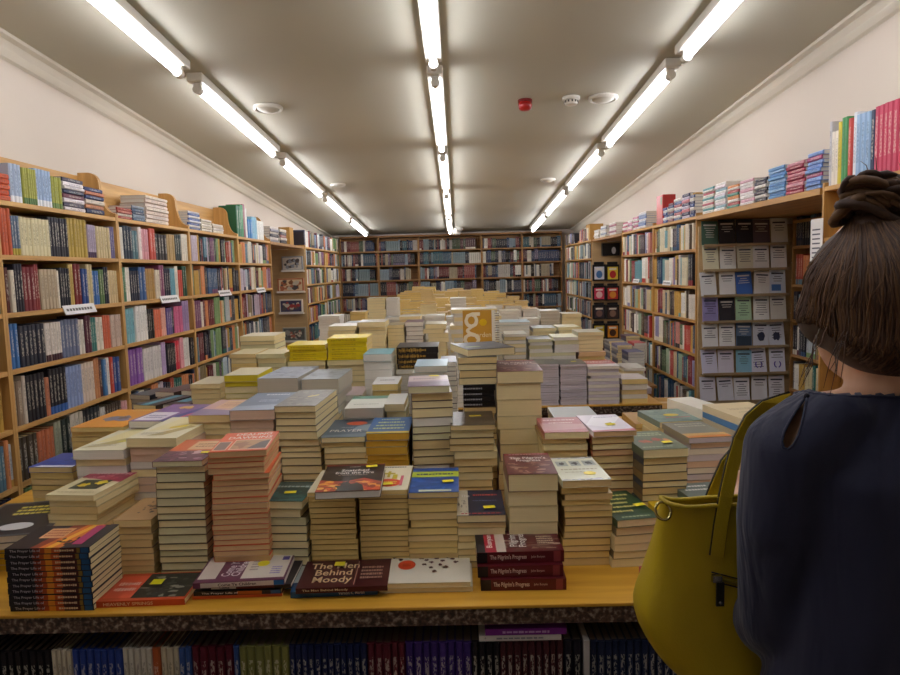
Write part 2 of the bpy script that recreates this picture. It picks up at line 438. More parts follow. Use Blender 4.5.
# ---------------------------------------------------------------- bookcases
LL = [.26, .49, .715, .937, 1.162, 1.382, 1.605, 1.812]
LR = [.20, .43, .67, .896, 1.123, 1.35, 1.597, 1.812]
def bookcase(frame, W, levels, label, top=1.812, woods=(PINE_X, PINE_Z), depth=.195, crest=None, group=None, sides=1.83, open_to=None, rows_top=None):
    o, rz = frame
    t = empty('bookcase', o, label, 'bookcase', (0, 0, rz), group)
    wx, wz = woods
    for s in (0, W-.014):
        m = MB(); m.box(s+.0005, s+.0135, 0, depth, 0, sides, wz); m.build('side_panel', t)
    for z in levels:
        m = MB(); m.box(.0145, W-.0145, .001, depth-.008, z-.019, z-.001, wx); m.build('shelf', t)
    m = MB(); m.box(.0145, W-.0145, depth-.0075, depth-.001, .02, sides, wx); m.build('back_panel', t)
    if crest:
        m = MB(); m.box(.0, W, depth-.016, depth-.001, sides+.0005, sides+crest, wx); bevel(m.build('top_backboard', t), .004)
        for s in (.0005, W-.0135):
            d = depth-.017; h = crest+.012; pts = [(0.012, 0), (d, 0), (d, h), (d-.05, h)]
            for i in range(9):
                a = PI/2*i/8; pts.append((d-.05-.055*math.sin(a), h-.06+.06*math.cos(a) - 0*i))
            for i in range(1, 8):
                a = PI/2*i/7; pts.append((.012+(d-.105-.012)*math.cos(a), (h-.06)*(1-math.sin(a)*.0) - (h-.06)*(math.sin(a))*.98 + .001))
            m = MB(); m.prism([Vector((s, y, sides+.0005+z)) for y, z in pts], (.013, 0, 0), wz); m.build('scalloped_bracket', t)
    return t
def frL(y): return (Vector((XL, y, 0)), PI/2)
def frR(y): return (Vector((XR, y, 0)), -PI/2)
def frB(x): return (Vector((x, YB, 0)), 0.0)
PALL = ['#23242e', '#2d3550', '#dcd6c8', '#cfc29a', '#6b2a32', '#8f7f5b', '#3d5a7e', '#a84a35', '#5d7f8f', '#45444a', '#c2b4c2', '#7a4a6a', '#c29a48', '#2f6b62', '#e6e2d8', '#7f9f6a', '#d58a5a', '#353038', '#b9c4c9']
PALR = ['#e6dfcd', '#dcd2b4', '#e8e4da', '#cdbb96', '#2c2b31', '#8a3038', '#3a5f78', '#6fa0a8', '#d8cdb8', '#b8433a', '#566f50', '#4a3a40', '#c8a050', '#8f8ab0', '#efece2', '#2e4a6a', '#c98a80', '#9fb59a', '#d0c9bf', '#5a4a3a']
PALB = ['#d8d0bc', '#17171c', '#e0dacb', '#1c2030', '#3a4560', '#2d2f3a', '#5a3a40', '#8c9aa0', '#cfc8b8', '#3f6068', '#6a2f30', '#4a4a58', '#a59a80', '#556a7a', '#7f8f90', '#29292f', '#8a4a44', '#b8b0a4', '#40586a', '#4f5f4a', '#6f6478']
BAY1 = {1.605: [('#c25a35', 4), ('#5c6f86', 3, '#b3a23f'), ('#d9cfa6', 8), ('#2b2a33', 7), ('#b59a45', 6), ('#a89bb3', 4, '#4a3350'), ('#cdbb8e', 5), ('#6b6590', 3)],
 1.382: [('#5a2a25', 2), ('#d8cdb8', 1), ('#2d2b35', 3), ('#7a2f35', 3), ('#8c3a3a', 2), ('#b9a78c', 5), ('#e3dccc', 1), ('#23242e', 4), ('#c2a65a', 2), ('#7a2b2b', 2), ('#2b4a86', 2), ('#c9b98a', 2), ('#3a6aa8', 3), ('#5f7a4a', 2), ('#1f2030', 2), ('#cfb98c', 4)],
 1.162: [('#3f6fa8', 3), ('#2c2f3c', 6), ('#ddd3c8', 6, '#4a3038'), ('#6b7590', 5), ('#dcd6cb', 2), ('#5b2f3f', 2), ('#3f7f78', 3), ('#e5dccb', 2), ('#c9664a', 3), ('#cbb5a6', 5)],
 .937: [('#8c7a68', 2), ('#c7bdb0', 1), ('#25252d', 5), ('#c07a5a', 1), ('#25242c', 5, '#3f66a8'), ('#8fa0c8', 5), ('#d8c6b4', 4), ('#c98a5f', 2), ('#5a2f2a', 1), ('#4f7fb0', 1), ('#e2ddd5', 1), ('#c04a38', 1), ('#34508c', 2)],
 .715: [('#4a4034', 4), ('#c0714f', 4), ('#9aa08a', 2), ('#2a332f', 2), ('#c9c0b0', 3), ('#2b2b30', 2), ('#33393c', 3), ('#cfcac4', 2), ('#57493f', 7), ('#d5a0a0', 2)]}
BAY2 = {1.605: [('#e4dfd2', 2), ('#23303f', 3), ('#5a7a80', 2), ('#e7d9d2', 1), ('#d99aa0', 3), ('#c2503f', 2), ('#2f2a2a', 4), ('#b0935f', 4), ('#2d3a38', 3), ('#d9d2c0', 3)],
 1.382: [('#4b7a58', 2), ('#e8e2d6', 2), ('#23283a', 4), ('#3f6090', 2), ('#b08a50', 4), ('#d9ccb8', 2), ('#8a4a6a', 2), ('#28263a', 3), ('#6aa0b0', 3), ('#d8d0c0', 2), ('#c8503f', 2), ('#274a38', 2)],
 1.162: [('#7fb5c0', 4), ('#e9e6e0', 4), ('#2a2a2c', 4), ('#e07a5a', 3), ('#e6b0a0', 3), ('#6a5a90', 3), ('#2c2a44', 2), ('#d06a90', 5), ('#a08ab0', 3)],
 .937: [('#8a5aa8', 5), ('#d9d4cf', 6), ('#b9a0c8', 2), ('#2a2830', 5), ('#d0384a', 2), ('#e7a0a8', 2), ('#e5e1d8', 3), ('#28242a', 2)]}
LN = {1.605: 'top row', 1.382: 'second row', 1.162: 'third row', .937: 'fourth row', .715: 'fifth row', .49: 'sixth row'}
UPR = MB(); farL = farR = farB = UPR; FLATS = MB()   # the far and small books
lb = [1.65, 2.60, 3.53, 4.475, 5.47, 6.43]
lname = ['bookcase cut by the left edge', 'first whole left bookcase', 'second whole left bookcase', 'third whole left bookcase', 'fourth whole left bookcase']
for i in range(5):
    a, b = lb[i], lb[i+1]; fr = frL(a); W = b-a
    bookcase(fr, W, LL, ['pine bookcase on the left wall, cut by the photo edge', 'pine bookcase on the left wall, nearest whole one', 'pine bookcase second along the left wall', 'pine bookcase third along the left wall', 'pine bookcase on the left wall just before the picture alcove'][i],
             crest=.195, group='pine bookcases along the left wall')
    for z in (.715, .937, 1.162, 1.382, 1.605):
        nz = [q for q in LL if q > z][0]; hm = nz-z-.022
        runs = (BAY1 if i == 1 else BAY2 if i == 2 else {}).get(z) or rand_runs(PALL, R.randint(34, 42), R)
        lst = fill_runs(runs, .016, W-.016, z, hm, R, tail=R.choice([0, 0, .03, .06]))
        if i == 0 and z < .7: continue
        ind = i == 1
        if i == 0: lst = [q for q in lst if q[0] > .62]
        place_books(lst, fr, z, f'{LN[z]} of {lname[i]}', f'books in the {lname[i]}', None if ind else farL)
    if i < 2:
        for z in (.49,):
            place_books(fill_runs(rand_runs(PALL, 36, R), .016, W-.016, z, .2, R), fr, z, '', '', farL)
# label holders on the left shelf edges
for (px, py, txt) in ((80, 309, 'first'), (170, 299, 'second'), (225, 293, 'third'), (261, 290, 'fourth')):
    p = atX(px, py, XL+.004)
    o = empty('shelf_label', p, f'white printed strip on a shelf edge of the {txt} whole left bookcase', 'shelf label', (0, 0, PI/2), 'white labels on the left shelves')
    m = MB(); m.box(-.13, .13, -.002, 0, -.022, .022, PAPER); m.build('card', o, rot=(-.35, 0, 0))
    m = MB()
    for q in range(9): m.box(-.11+q*.024, -.11+q*.024+.017, -.0026, -.0021, -.006, .006, plain('#6a6660', .8))
    m.build('lettering', o, rot=(-.35, 0, 0))
# things on top of the left bookcases
ZT = 1.8125
f1 = frL(2.60); TG = 'books on top of the left bookcases'
w1 = 'top of first whole left bookcase'
place_flat(f1, .02, ZT, .09, 5, .021, ['#d0603a', '#c8552f'], 'the orange pile on ' + w1, TG)
place_books(fill_runs([('#a9b9cf', 3, '#e6e6e8'), ('#a8a84a', 6, '#5f7f4a'), ('#9db4d2', 5, '#dfe2e6'), ('#a3a545', 4, '#6f8a48')], .12, .47, ZT, .165, R), f1, ZT, w1, TG)
place_flat(f1, .48, ZT, .17, 8, .018, ['#e4dde0', '#4a4658', '#e0d8dc', '#7a4a58', '#39405a', '#dcd6d8'], 'the striped pile on ' + w1, TG)
place_flat(f1, .66, ZT, .17, 6, .021, ['#2a3558', '#c98a62', '#d6c8b8', '#33406a', '#c07a58', '#2d3a66'], 'the navy and tan pile on ' + w1, TG)
f2 = frL(3.53); w2 = 'second whole left bookcase'
place_flat(f2, .03, ZT, .16, 4, .015, ['#a8402f', '#d8cfc0', '#b05a48'], 'the red pile on ' + w2, TG)
place_flat(f2, .20, ZT, .14, 5, .017, ['#5a7088', '#8a9aa8', '#3a4a60'], 'the slate pile on ' + w2, TG)
place_flat(f2, .36, ZT, .3, 7, .021, ['#e2d6c6', '#dcccc0', '#d5c2b4'], 'the wide cream pile on ' + w2, TG, d=.15)
f3 = frL(4.475); w3 = 'third whole left bookcase'
place_flat(f3, .03, ZT, .2, 8, .016, ['#4a68a8', '#e6e2dc', '#3a5a9a', '#d8d8e0'], 'the blue and white pile on ' + w3, TG)
place_flat(f3, .26, ZT, .2, 5, .017, ['#e2dccf', '#d0c6b2'], 'the cream pile on ' + w3, TG)
place_flat(f3, .48, ZT, .22, 4, .017, ['#dfd8c8', '#e6e1d8', '#c9bca6'], 'the low white pile on ' + w3, TG)
f4 = frL(5.47); w4 = 'fourth whole left bookcase'
place_books(fill_runs([('#2f6a4a', 2), ('#3f8a5a', 2), ('#8a4a5a', 1), ('#dcdcd6', 1)], .02, .3, ZT, .28, R), f4, ZT, w4, TG, UPR)
place_books(fill_runs([('#3f7fb8', 2), ('#7fb0c8', 2), ('#e2e2da', 4)], .34, .8, ZT, .2, R), f4, ZT, w4, TG, UPR)

# ---------------------------------------------------------------- far left alcove: slatted panel with picture boxes
def slat_panel(name_label, x0, x1, y, z0, z1, pitch=.11):
    o = empty('slat_panel', ((x0+x1)/2, y, 0), name_label, 'slat panel')
    w = (x1-x0)/2; z = z0
    m = MB(); m.box(-w, w, .006, .018, z0, z1, SLAT)
    while z + .02 < z1:
        m.box(-w, w, 0, .0062, z+.003, min(z+pitch-.006, z1), SLAT); z += pitch
    m.build('slatted_board', o); return o
slat_panel('wooden slat panel of picture boxes in the far left alcove', -2.34, XL-.005, 7.86, .3, 1.78)
m = MB(); m.box(-2.34, XL-.002, 6.452, 7.838, 1.785, 1.811, OAK)
t = m.build('top_board'); tag(t, 'wooden board bridging the top of the far left alcove', 'shelf board')
PAL_PIC = [('#8a8f96', '#c9c4ba', '#5a4f4a'), ('#b06a4a', '#d8c09a', '#8a5a3a'), ('#d8d2c6', '#3f3a5a', '#a03a3a'), ('#8f9088', '#5a5f5a', '#a06050'), ('#9aa0a4', '#6a6f78', '#c8b8a0')]
def picture_box(x0, x1, y, z0, z1, pal, label, seed):
    o = empty('picture_box', ((x0+x1)/2, y, z0), label, 'boxed picture', group='boxed pictures on the left slat panel')
    w, h = (x1-x0)/2, z1-z0; r = random.Random(seed)
    m = MB(); m.box(-w, w, -.045, 0, 0, h, cover_mat(pal[0])); bevel(m.build('box', o), .003)
    m = MB(); m.box(-w*.9, w*.9, -.0462, -.0455, h*.09, h*.91, cover_mat(pal[1]))
    for _ in range(26):
        cx, cz_, rr = r.uniform(-w*.7, w*.7), r.uniform(h*.25, h*.75), r.uniform(.012, .035)
        pts = [Vector((cx+rr*r.uniform(.6, 1.2)*math.cos(a*PI/4), -.0468-.00004*_, cz_+.8*rr*r.uniform(.6, 1.2)*math.sin(a*PI/4))) for a in range(8)]
        m.poly(pts, cover_mat(r.choice([pal[2], pal[0], '#c4bba8', '#55504e'])))
    m.build('picture', o)
    m = MB(); m.box(-w-.01, w+.01, -.06, -.001, -.012, -.001, WHITE_PLASTIC); m.box(-w-.01, w+.01, -.064, -.0602, -.012, .01, WHITE_PLASTIC); m.build('ledge', o)
for i, (a, b, c, d) in enumerate(((283, 305.5, 271, 256), (279, 305.5, 292, 278), (281, 303, 313, 299), (284, 306, 341, 327))):
    p, q = atY(a, c, 7.855), atY(b, d, 7.855)
    picture_box(max(p.x, -2.33), min(q.x, XL-.02), 7.855, p.z, q.z, PAL_PIC[i], ['grey boxed picture, top of the left slat panel', 'rust-framed boxed picture under the grey one on the left slat panel', 'boxed picture of purple and red figures, white border, left slat panel', 'dark flowered boxed picture, lowest on the left slat panel'][i], i)
fA = frL(6.45); wA = 'the far left alcove top'
place_flat(fA, .03, ZT, .3, 6, .024, ['#8f8f98', '#d8d0c6', '#3a3a44', '#c9bdb0'], 'the grey pile above ' + wA, TG, d=.15)
place_flat(fA, .4, ZT, .25, 5, .026, ['#2f2f38', '#cfc6b8', '#8a4a3a'], 'the dark pile above ' + wA, TG, d=.15)
def carton(pos, w, d, h, label, rot=0, hexc='#b98d4a'):
    o = empty('cardboard_box', pos, label, 'box', (0, 0, rot))
    m = MB(); cm = plain(hexc, .8); th = .005
    m.box(-w/2, w/2, 0, th, 0, h, cm); m.box(-w/2, w/2, d-th, d, 0, h, cm); m.box(-w/2, -w/2+th, th, d-th, 0, h, cm); m.box(w/2-th, w/2, th, d-th, 0, h, cm); m.box(-w/2+th, w/2-th, th, d-th, 0, th, cm)
    m.build('carton_body', o)
    m = MB(); m.box(-w/2, w/2, .001, d/2-.002, h+.0005, h+.004, cm); m.build('flap', o)
    m = MB(); m.box(-w/2, w/2, d/2+.002, d-.001, h+.0005, h+.004, cm); m.build('flap', o)
    m = MB(); m.box(-w/2-.0008, w/2+.0008, d/2-.025, d/2+.025, h+.0045, h+.0055, plain('#c9a468', .3)); m.build('packing_tape', o)
    return o
p = atX(299, 240, XL-.02); carton((XL-.1, p.y, ZT), .17, .3, .2, 'tan cardboard box on top of the far left alcove', PI/2)

# far left corner bookcases
for i, (a, b) in enumerate(((7.90, 9.07), (9.08, 10.18))):
    fr = frL(a); W = b-a
    bookcase(fr, W, LL, ['pine bookcase just past the far left alcove', 'pine bookcase in the far left corner'][i], group='pine bookcases along the left wall')
    for z in LL[2:]:
        hm = .2 if z > 1.7 else [q for q in LL if q > z][0]-z-.022
        place_books(fill_runs(rand_runs(PALL, 34, R), .016, W-.016, z, hm, R, tail=R.choice([0, .05, .15])), fr, z, '', '', farL)
# ---------------------------------------------------------------- back wall
bx = [-1.715, -1.154, -.56, .37, .96, 1.545]
LB = [.26, .49, .715, .937, 1.154, 1.379, 1.596, 1.806]
bl = ['leftmost', 'second', 'wide middle', 'fourth', 'rightmost']
for i in range(5):
    fr = frB(bx[i]); W = bx[i+1]-bx[i]
    bookcase(fr, W, LB, f'brown wooden bookcase against the back wall, {bl[i]} one', woods=(OAK, OAK_Z), sides=2.0, group='bookcases along the back wall')
    for z in LB[2:]:
        hm = .165 if z > 1.7 else [q for q in LB if q > z][0]-z-.022
        n = int(W/.026)
        place_books(fill_runs(rand_runs(PALB, n, R, 6), .016, W-.016, z, hm, R, tail=R.choice([0, 0, .08, .2])), fr, z, '', '', farB)
m = MB(); m.box(-1.715, 1.545, YB-.005, YB+.2, 2.003, 2.028, OAK); tag(m.build('top_board'), 'long wooden board along the top of the back wall bookcases', 'shelf board')
# ---------------------------------------------------------------- right wall bookcases
rb = [(4.60, 5.61, 'oak-toned bookcase on the right wall beside the leaflet panel'), (5.612, 6.66, 'oak-toned bookcase second beyond the leaflet panel on the right'), (8.17, 9.05, 'oak-toned bookcase past the dark gift packs on the right'), (9.052, 10.13, 'oak-toned bookcase in the far right corner'), (2.05, 3.03, 'oak-toned bookcase on the right wall behind the woman')]
RN = {1.597: 'top row', 1.35: 'second row', 1.123: 'third row', .896: 'fourth row', .67: 'fifth row', .43: 'sixth row'}
for i, (a, b, lab) in enumerate(rb):
    fr = frR(b); W = b-a
    bookcase(fr, W, LR, lab, woods=(wood_mat('warm_pine_across', '#a8783c', '#c8984f', 0), wood_mat('warm_pine_upright', '#a8783c', '#c8984f', 2)), group='bookcases along the right wall', depth=.19, crest=.06 if i < 2 else None)
    if i == 4: continue
    for z in LR[1:-1]:
        nz = [q for q in LR if q > z][0]; hm = nz-z-.022
        lst = fill_runs(rand_runs(PALB if i == 2 else PALR, R.randint(32, 42), R), .016, W-.016, z, hm, R, tail=R.choice([0, 0, .04, .1]))
        place_books(lst, fr, z, f'{RN[z]} of right bookcase beside the leaflet panel', 'books in the right bookcase beside the leaflet panel', farR, 'white')
    if i >= 2: place_books(fill_runs(rand_runs(PALR, 30, R), .016, W-.016, ZT, .16, R, tail=.3), fr, ZT, '', '', farR)
for (px, py, txt) in ((636, 281, 'second'), (667, 283, 'first')):
    p = atX(px, py, XR-.003)
    o = empty('shelf_label', p, f'white printed strip on the {txt} right bookcase beyond the leaflet panel', 'shelf label', (0, 0, -PI/2), 'white labels on the right shelves')
    m = MB(); m.box(-.1, .1, -.002, 0, -.018, .018, PAPER); m.build('card', o, rot=(-.3, 0, 0))
    m = MB(); [m.box(-.085+q*.024, -.085+q*.024+.017, -.0026, -.0021, -.005, .005, plain('#6a6660', .8)) for q in range(7)]; m.build('lettering', o, rot=(-.3, 0, 0))
# piles along the right tops.  local x runs towards the camera
RG = 'books on top of the right bookcases'
def rx(px, y1): return y1 - atX(px, 205, XR).y
def rpile(a, b, y1, n, th, cols, where):
    x0, x1 = rx(a, y1), rx(b, y1); place_flat(frR(y1), x0+.006, ZT, (x1-x0)-.012, n, th, cols, where, RG)
rpile(662, 666, 5.6, 6, .018, ['#3a5a9a', '#e0dcd4', '#5a6fa0'], 'the blue pile beside the red box')
rpile(666.5, 672, 5.6, 7, .019, ['#7a3f4a', '#dcd4c8', '#38507a'], 'the plum pile past the red box')
rpile(672.5, 680, 5.6, 8, .019, ['#4a6a9a', '#e6e0d8', '#b05a60'], 'the mixed pile mid right top')
rpile(680.5, 688, 5.6, 8, .021, ['#c9c0d0', '#3a3a58', '#d88a90'], 'the lilac pile mid right top')
rpile(688.5, 693, 5.6, 7, .02, ['#2f4a80', '#3a3f60', '#d9d2c6'], 'the navy pile by the leaflet panel post')
rpile(701, 712, 4.59, 10, .0165, ['#e6e2d8', '#5a9a9a', '#dcd8cc', '#c06a70'], 'the white teal pile left over the leaflets')
rpile(713, 724, 4.59, 10, .0165, ['#e8e4de', '#9ab8c0', '#ddd2d8'], 'the pale pile second over the leaflets')
rpile(725.5, 737, 4.59, 8, .0165, ['#3f9080', '#c04a50', '#e6ded6', '#d89050'], 'the teal red pile over the leaflets')
rpile(738, 752, 4.59, 8, .0165, ['#e9e3e0', '#d8a8b4', '#e2dcd8'], 'the white pink pile over the leaflets')
rpile(753, 765, 4.59, 7, .0165, ['#2f2f3a', '#e0dad4', '#3a3440'], 'the black white pile over the leaflets')
rpile(766, 783, 4.59, 10, .0155, ['#6a9ac8', '#5a8abf', '#8ab0d4'], 'the sky blue pile over the leaflets')
rpile(784, 802, 4.59, 9, .0165, ['#a83a50', '#983248', '#d0909a'], 'the crimson pile over the leaflets')
rpile(803, 819, 4.59, 9, .0175, ['#7a9ad0', '#6a8ac4', '#8aa4d8', '#a04a70'], 'the periwinkle pile by the near right post')
m = MB(); m.box(XR, 2.295, 3.052, 4.597, 1.783, 1.8115, wood_mat('warm_pine_along_depth', '#a8783c', '#c8984f', 1)); tag(m.build('top_board'), 'long wooden board above the leaflet panel carrying piled books', 'shelf board')
for (a, b, n, cols, nm) in ((621.5, 626, 5, ['#c05a70', '#e2dcd6'], 'the pink pile'), (626.5, 631, 5, ['#d8a0b0', '#e8e2dc', '#8a4a70'], 'the rose pile'), (631.5, 637, 6, ['#e6e0da', '#a8486a'], 'the white plum pile'), (637.5, 645, 7, ['#e2ddd8', '#6a7fb0', '#9aa8c0'], 'the grey blue pile')):
    rpile(a, b, 6.65, n, .019, cols, nm + ' atop second right bookcase')
p = atX(660, 222, XR); o = empty('red_box_file', (XR+.02, 5.50, ZT), 'tall red boxed volume standing on top of a right bookcase', 'box', (0, 0, -PI/2))
m = MB(); m.box(-.085, .085, 0, .1, 0, .225, cover_mat('#b8302a')); bevel(m.build('box', o), .004)
m = MB(); m.box(-.075, .075, -.0012, -.0004, .05, .19, cover_mat('#c2483a')); m.box(.03, .07, -.002, -.0014, .15, .21, cover_mat('#5a8a4a')); m.build('front_label', o)
carton((XR+.1, 4.72, ZT), .13, .16, .16, 'small tan carton on top of the right bookcase beside the leaflet panel', 0, '#c29a58')
# tall uprights behind the woman's bun
fn = frR(3.03)
place_books(fill_runs([('#c9c6c8', 1), ('#e6dccb', 2), ('#d8c03a', 1), ('#4f9a5a', 2), ('#c84a3f', 1), ('#e0e4ea', 1), ('#9ab8d8', 3), ('#28324f', 1), ('#c8425f', 6), ('#e8dfe0', 2), ('#22222a', 3), ('#d8d4dc', 1), ('#2d3458', 2), ('#5a48a0', 4), ('#3a2f78', 3)], .02, .9, ZT, .275, R), fn, ZT, "top of the bookcase behind the woman's bun", RG, pm='white')
# ---------------------------------------------------------------- near right alcove: leaflet panel
YP = 4.56
slat_panel('wooden slat panel of leaflet racks facing the aisle on the right', XR+.002, 2.19, YP, .5, 1.74)
RAC = plain('#a08c6c', .25)
rowsL = [(245, ['#3f5a48', '#1d1d22', '#1e1c24', '#5a4a50', '#d8d6d0'], 'top'), (270, ['#d8d2b4', '#dedbd4', '#d6d2bc', '#e0dfde', '#e2e1e0'], 'second'), (295.5, ['#e0e0e0', '#dcdcdc', '#3f68b0', '#dad9d8', '#c8d4e4'], 'third'), (321.5, ['#8f88b8', '#26242c', '#a8c8a4', '#e2e1dd', '#dfddd6'], 'fourth'),
         (347, ['#e2e2e2', '#e4e4e2', '#5a6f8a', '#c9ccd6', '#c4c8d4'], 'fifth'), (373.5, ['#d4d4ea', '#d8d4e4', '#8ac0d8', '#dcdcec', '#dadcee'], 'sixth'), (401, ['#d4d4e0', '#d0d0da', '#dcdce2', '#d8d8de', '#d2d2dc'], 'lowest')]
for ri, (yb, cols, rn) in enumerate(rowsL):
    zb = atY(742, yb, YP-.03).z
    o = empty('leaflet_rack', ((XR+2.16)/2+.01, YP, zb), f'narrow clear ledge rack holding the {rn} row of leaflets', 'leaflet rack', group='leaflet ledges on the slat panel')
    m = MB(); m.box(-.28, .28, -.05, -.0005, -.006, -.001, RAC); m.build('ledge', o)
    m = MB(); m.box(-.28, .28, -.053, -.0505, -.006, .011, RAC); m.build('lip', o)
    for ci, c in enumerate(cols):
        x = 1.645 + ci*.111 + R.uniform(-.006, .006); h = .166*R.uniform(.94, 1.03); w = .102 if ri else .107
        lab = f'{cname(c)} leaflet, {ordn(ci)} from left in the {rn} row of the slat panel'
        L = empty('leaflet', (x, YP-.042, zb+.0005), lab, 'leaflet', (-.16, R.choice([0, .02, .03, -.04, .07 if ci > 2 else 0]), 0), 'leaflets on the slat panel')
        m = MB(); m.box(-w/2, w/2, -.001, .003, .004, h, plain(c, .55)); m.build('card', L)
        ink = plain('#3a3a48', .7) if sum(lin(c)) > .7 else plain('#cfcac0', .7)
        m = MB(); rr = random.Random(ri*9+ci)
        m.box(-w*.38, w*.38, -.0016, -.0011, h*.8, h*.86, ink)
        for q in range(rr.randint(2, 6)):
            ww = rr.uniform(.15, .38); z = h*(.7-.09*q); m.box(-w*ww, w*ww, -.0016, -.0011, z, z+h*.022, ink)
        if ri == 4 and ci > 2: m.poly([(.03*math.cos(a*PI/7)*rr.uniform(.6, 1), -.0018, h*.4+.035*math.sin(a*PI/7)*rr.uniform(.6, 1)) for a in range(14)][::-1], plain('#2a2f48', .6))
        if ri == 5 and ci > 2:
            for sg in (-1, 1): m.tube([(sg*.02*math.sin(a*.35), -.0016, h*.35-.022*math.cos(a*.35)) for a in range(1, 8)], .004, plain('#5a50a8', .6), 6)
        if ri == 2 and ci == 4: m.box(-w*.4, w*.2, -.0019, -.0017, h*.15, h*.4, plain('#4a78b8', .6))
        if ri == 4 and ci == 2: m.box(-w*.45, w*.45, -.0019, -.0017, h*.05, h*.45, plain('#2a3a4a', .6))
        m.build('printing', L)
# side shelves inside the alcove
fr = (Vector((2.175, 4.53, 0)), -PI/2)
bookcase(fr, 1.40, LR[:-1]+[1.76], 'bookcase set back inside the right alcove behind the leaflet panel', woods=(OAK, OAK_Z), depth=.115, sides=1.775)
for z in LR[2:-1]:
    place_books(fill_runs(rand_runs(PALL, 44, R), .016, 1.38, z, .2, R, dep=.09, tail=.05), fr, z, '', '', UPR)
# papers pinned on the post
o = empty('hanging_leaflet', (XR-.002, 3.06, 1.48), 'white leaflets pinned to the post right of the leaflet panel', 'leaflet', (0, 0, -PI/2))
m = MB(); m.box(-.05, .05, -.004, -.001, 0, .2, PAPER); m.build('card', o); m = MB(); [m.box(-.035, .03, -.0046, -.0041, .03+.02*q, .036+.02*q, plain('#5a5a66', .7)) for q in range(7)]; m.build('printing', o)
# ---------------------------------------------------------------- far right alcove: dark gift packs
YG = 8.12
slat_panel('wooden slat panel of dark packs in the far right alcove', XR+.002, 2.12, YG, .3, 1.78)
m = MB(); m.box(XR+.002, 2.12, 6.69, 8.10, 1.785, 1.811, OAK); tag(m.build('top_board'), 'wooden board bridging the top of the far right alcove', 'shelf board')
packs = [(261.5, 281, '#c8ccd8', '#4a78b0', 'blue and white'), (261.5, 281, '#d8c03a', '#b82a2a', 'yellow and red'), (283, 300.5, '#c83a58', '#e0b8b8', 'pink'), (283, 300.5, '#b8302a', '#d89030', 'red and orange'), (302, 319, '#3a3038', '#7a5a50', 'charcoal'), (302, 319, '#402a28', '#8a6a5a', 'dark brown'), (320.5, 338.5, '#c8b028', '#2a2a2a', 'yellow and black'), (320.5, 338.5, '#d88a1c', '#4a2a18', 'amber'), (340, 357, '#5a3028', '#a08060', 'maroon'), (340, 357, '#352a28', '#907050', 'black')]
for i, (ya, yb, c1, c2, nm) in enumerate(packs):
    a, b = ((592, 604.8), (605.2, 618.5))[i % 2]
    p, q = atY(a, yb, YG), atY(b, ya, YG); w, h = (q.x-p.x)/2-.002, q.z-p.z-.002
    o = empty('gift_pack', ((p.x+q.x)/2, YG, p.z), f'black hanging pack with {nm} label, {ordn(i//2)} row, {"left" if i % 2 == 0 else "right"} column of far alcove', 'gift pack', group='dark packs in the far right alcove')
    m = MB(); m.box(-w, w, -.05, -.002, 0, h*.86, cover_mat('#1b1a1c')); m.box(-w*.8, w*.8, -.03, -.024, h*.86, h, cover_mat('#1b1a1c')); bevel(m.build('pack', o), .004)
    m = MB(); m.box(-w*.78, w*.78, -.0515, -.0505, h*.08, h*.74, cover_mat(c1)); 
    pts = [Vector((w*.5*math.cos(k*PI/8), -.0525, h*.34+h*.2*math.sin(k*PI/8))) for k in range(16)]; m.prism(pts[::-1], (0, .0008, 0), cover_mat(c2)); m.box(-w*.55, w*.55, -.0525, -.0516, h*.58, h*.68, cover_mat('#ded8cc')); m.build('front_label', o)
p, q = atY(602, 256, YG), atY(618, 243, YG)
o = empty('black_box', ((p.x+q.x)/2, YG, p.z), 'black box with a pale picture at the top of the far right alcove', 'box')
m = MB(); m.box(-.1, .1, -.06, -.002, 0, q.z-p.z, cover_mat('#1c1c20')); m.build('box', o); m = MB(); m.prism([Vector((.03+.025*math.cos(k*PI/6), -.062, .06+.04*math.sin(k*PI/6))) for k in range(12)][::-1], (0, .001, 0), cover_mat('#c8c8cc')); m.build('picture', o)
carton((XR+.1, 8.35, ZT), .16, .25, .19, 'tan carton on the far right bookcases near the corner', 0, '#b98d4a')
p_ = frR(8.1)
place_flat(p_, .05, ZT, .26, 5, .02, ['#e6e2da', '#cfc8bc'], 'the white pile on the far right alcove', RG, d=.15)
place_flat(p_, .4, ZT, .28, 6, .02, ['#d8d2c6', '#8a98a8', '#e2ded6'], 'the grey white pile on the far right alcove', RG, d=.15)
place_flat(p_, .85, ZT, .3, 6, .02, ['#e0dad0', '#a8707a', '#e6e2da'], 'the pale pile nearest on the far right alcove', RG, d=.15)
# ---------------------------------------------------------------- display tables
TZ = .80
def table(x0, x1, y0, y1, label, fascia=True):
    t = empty('display_table', ((x0+x1)/2, y0, 0), label, 'table'); w = (x1-x0)/2; d = y1-y0
    m = MB(); m.box(-w, w, -.003, d, TZ-.008, TZ, TOPW); bevel(m.build('tabletop', t), .002)
    m = MB(); m.box(-w, w, 0, .02, TZ-.043, TZ-.0085, SPECK); m.box(w-.02, w, .0205, d, TZ-.043, TZ-.0085, SPECK); m.box(-w, -w+.02, .0205, d, TZ-.043, TZ-.0085, SPECK); m.build('edge_band', t)
    for s in (-w+.03, w-.06):
        m = MB(); m.box(s, s+.03, .03, d-.03, 0, TZ-.009, DARKWOOD); m.build('end_panel', t)
    m = MB(); m.box(-w+.061, w-.061, .45, .47, .0, TZ-.009, DARKWOOD); m.build('back_panel', t)
    m = MB(); m.box(-w+.061, w-.061, .002, .449, .475, .495, DARKWOOD); m.build('lower_shelf', t)
    return t
T1 = table(-1.46, 1.08, 1.385, 3.18, 'long near display table with yellow wood top and speckled edge')
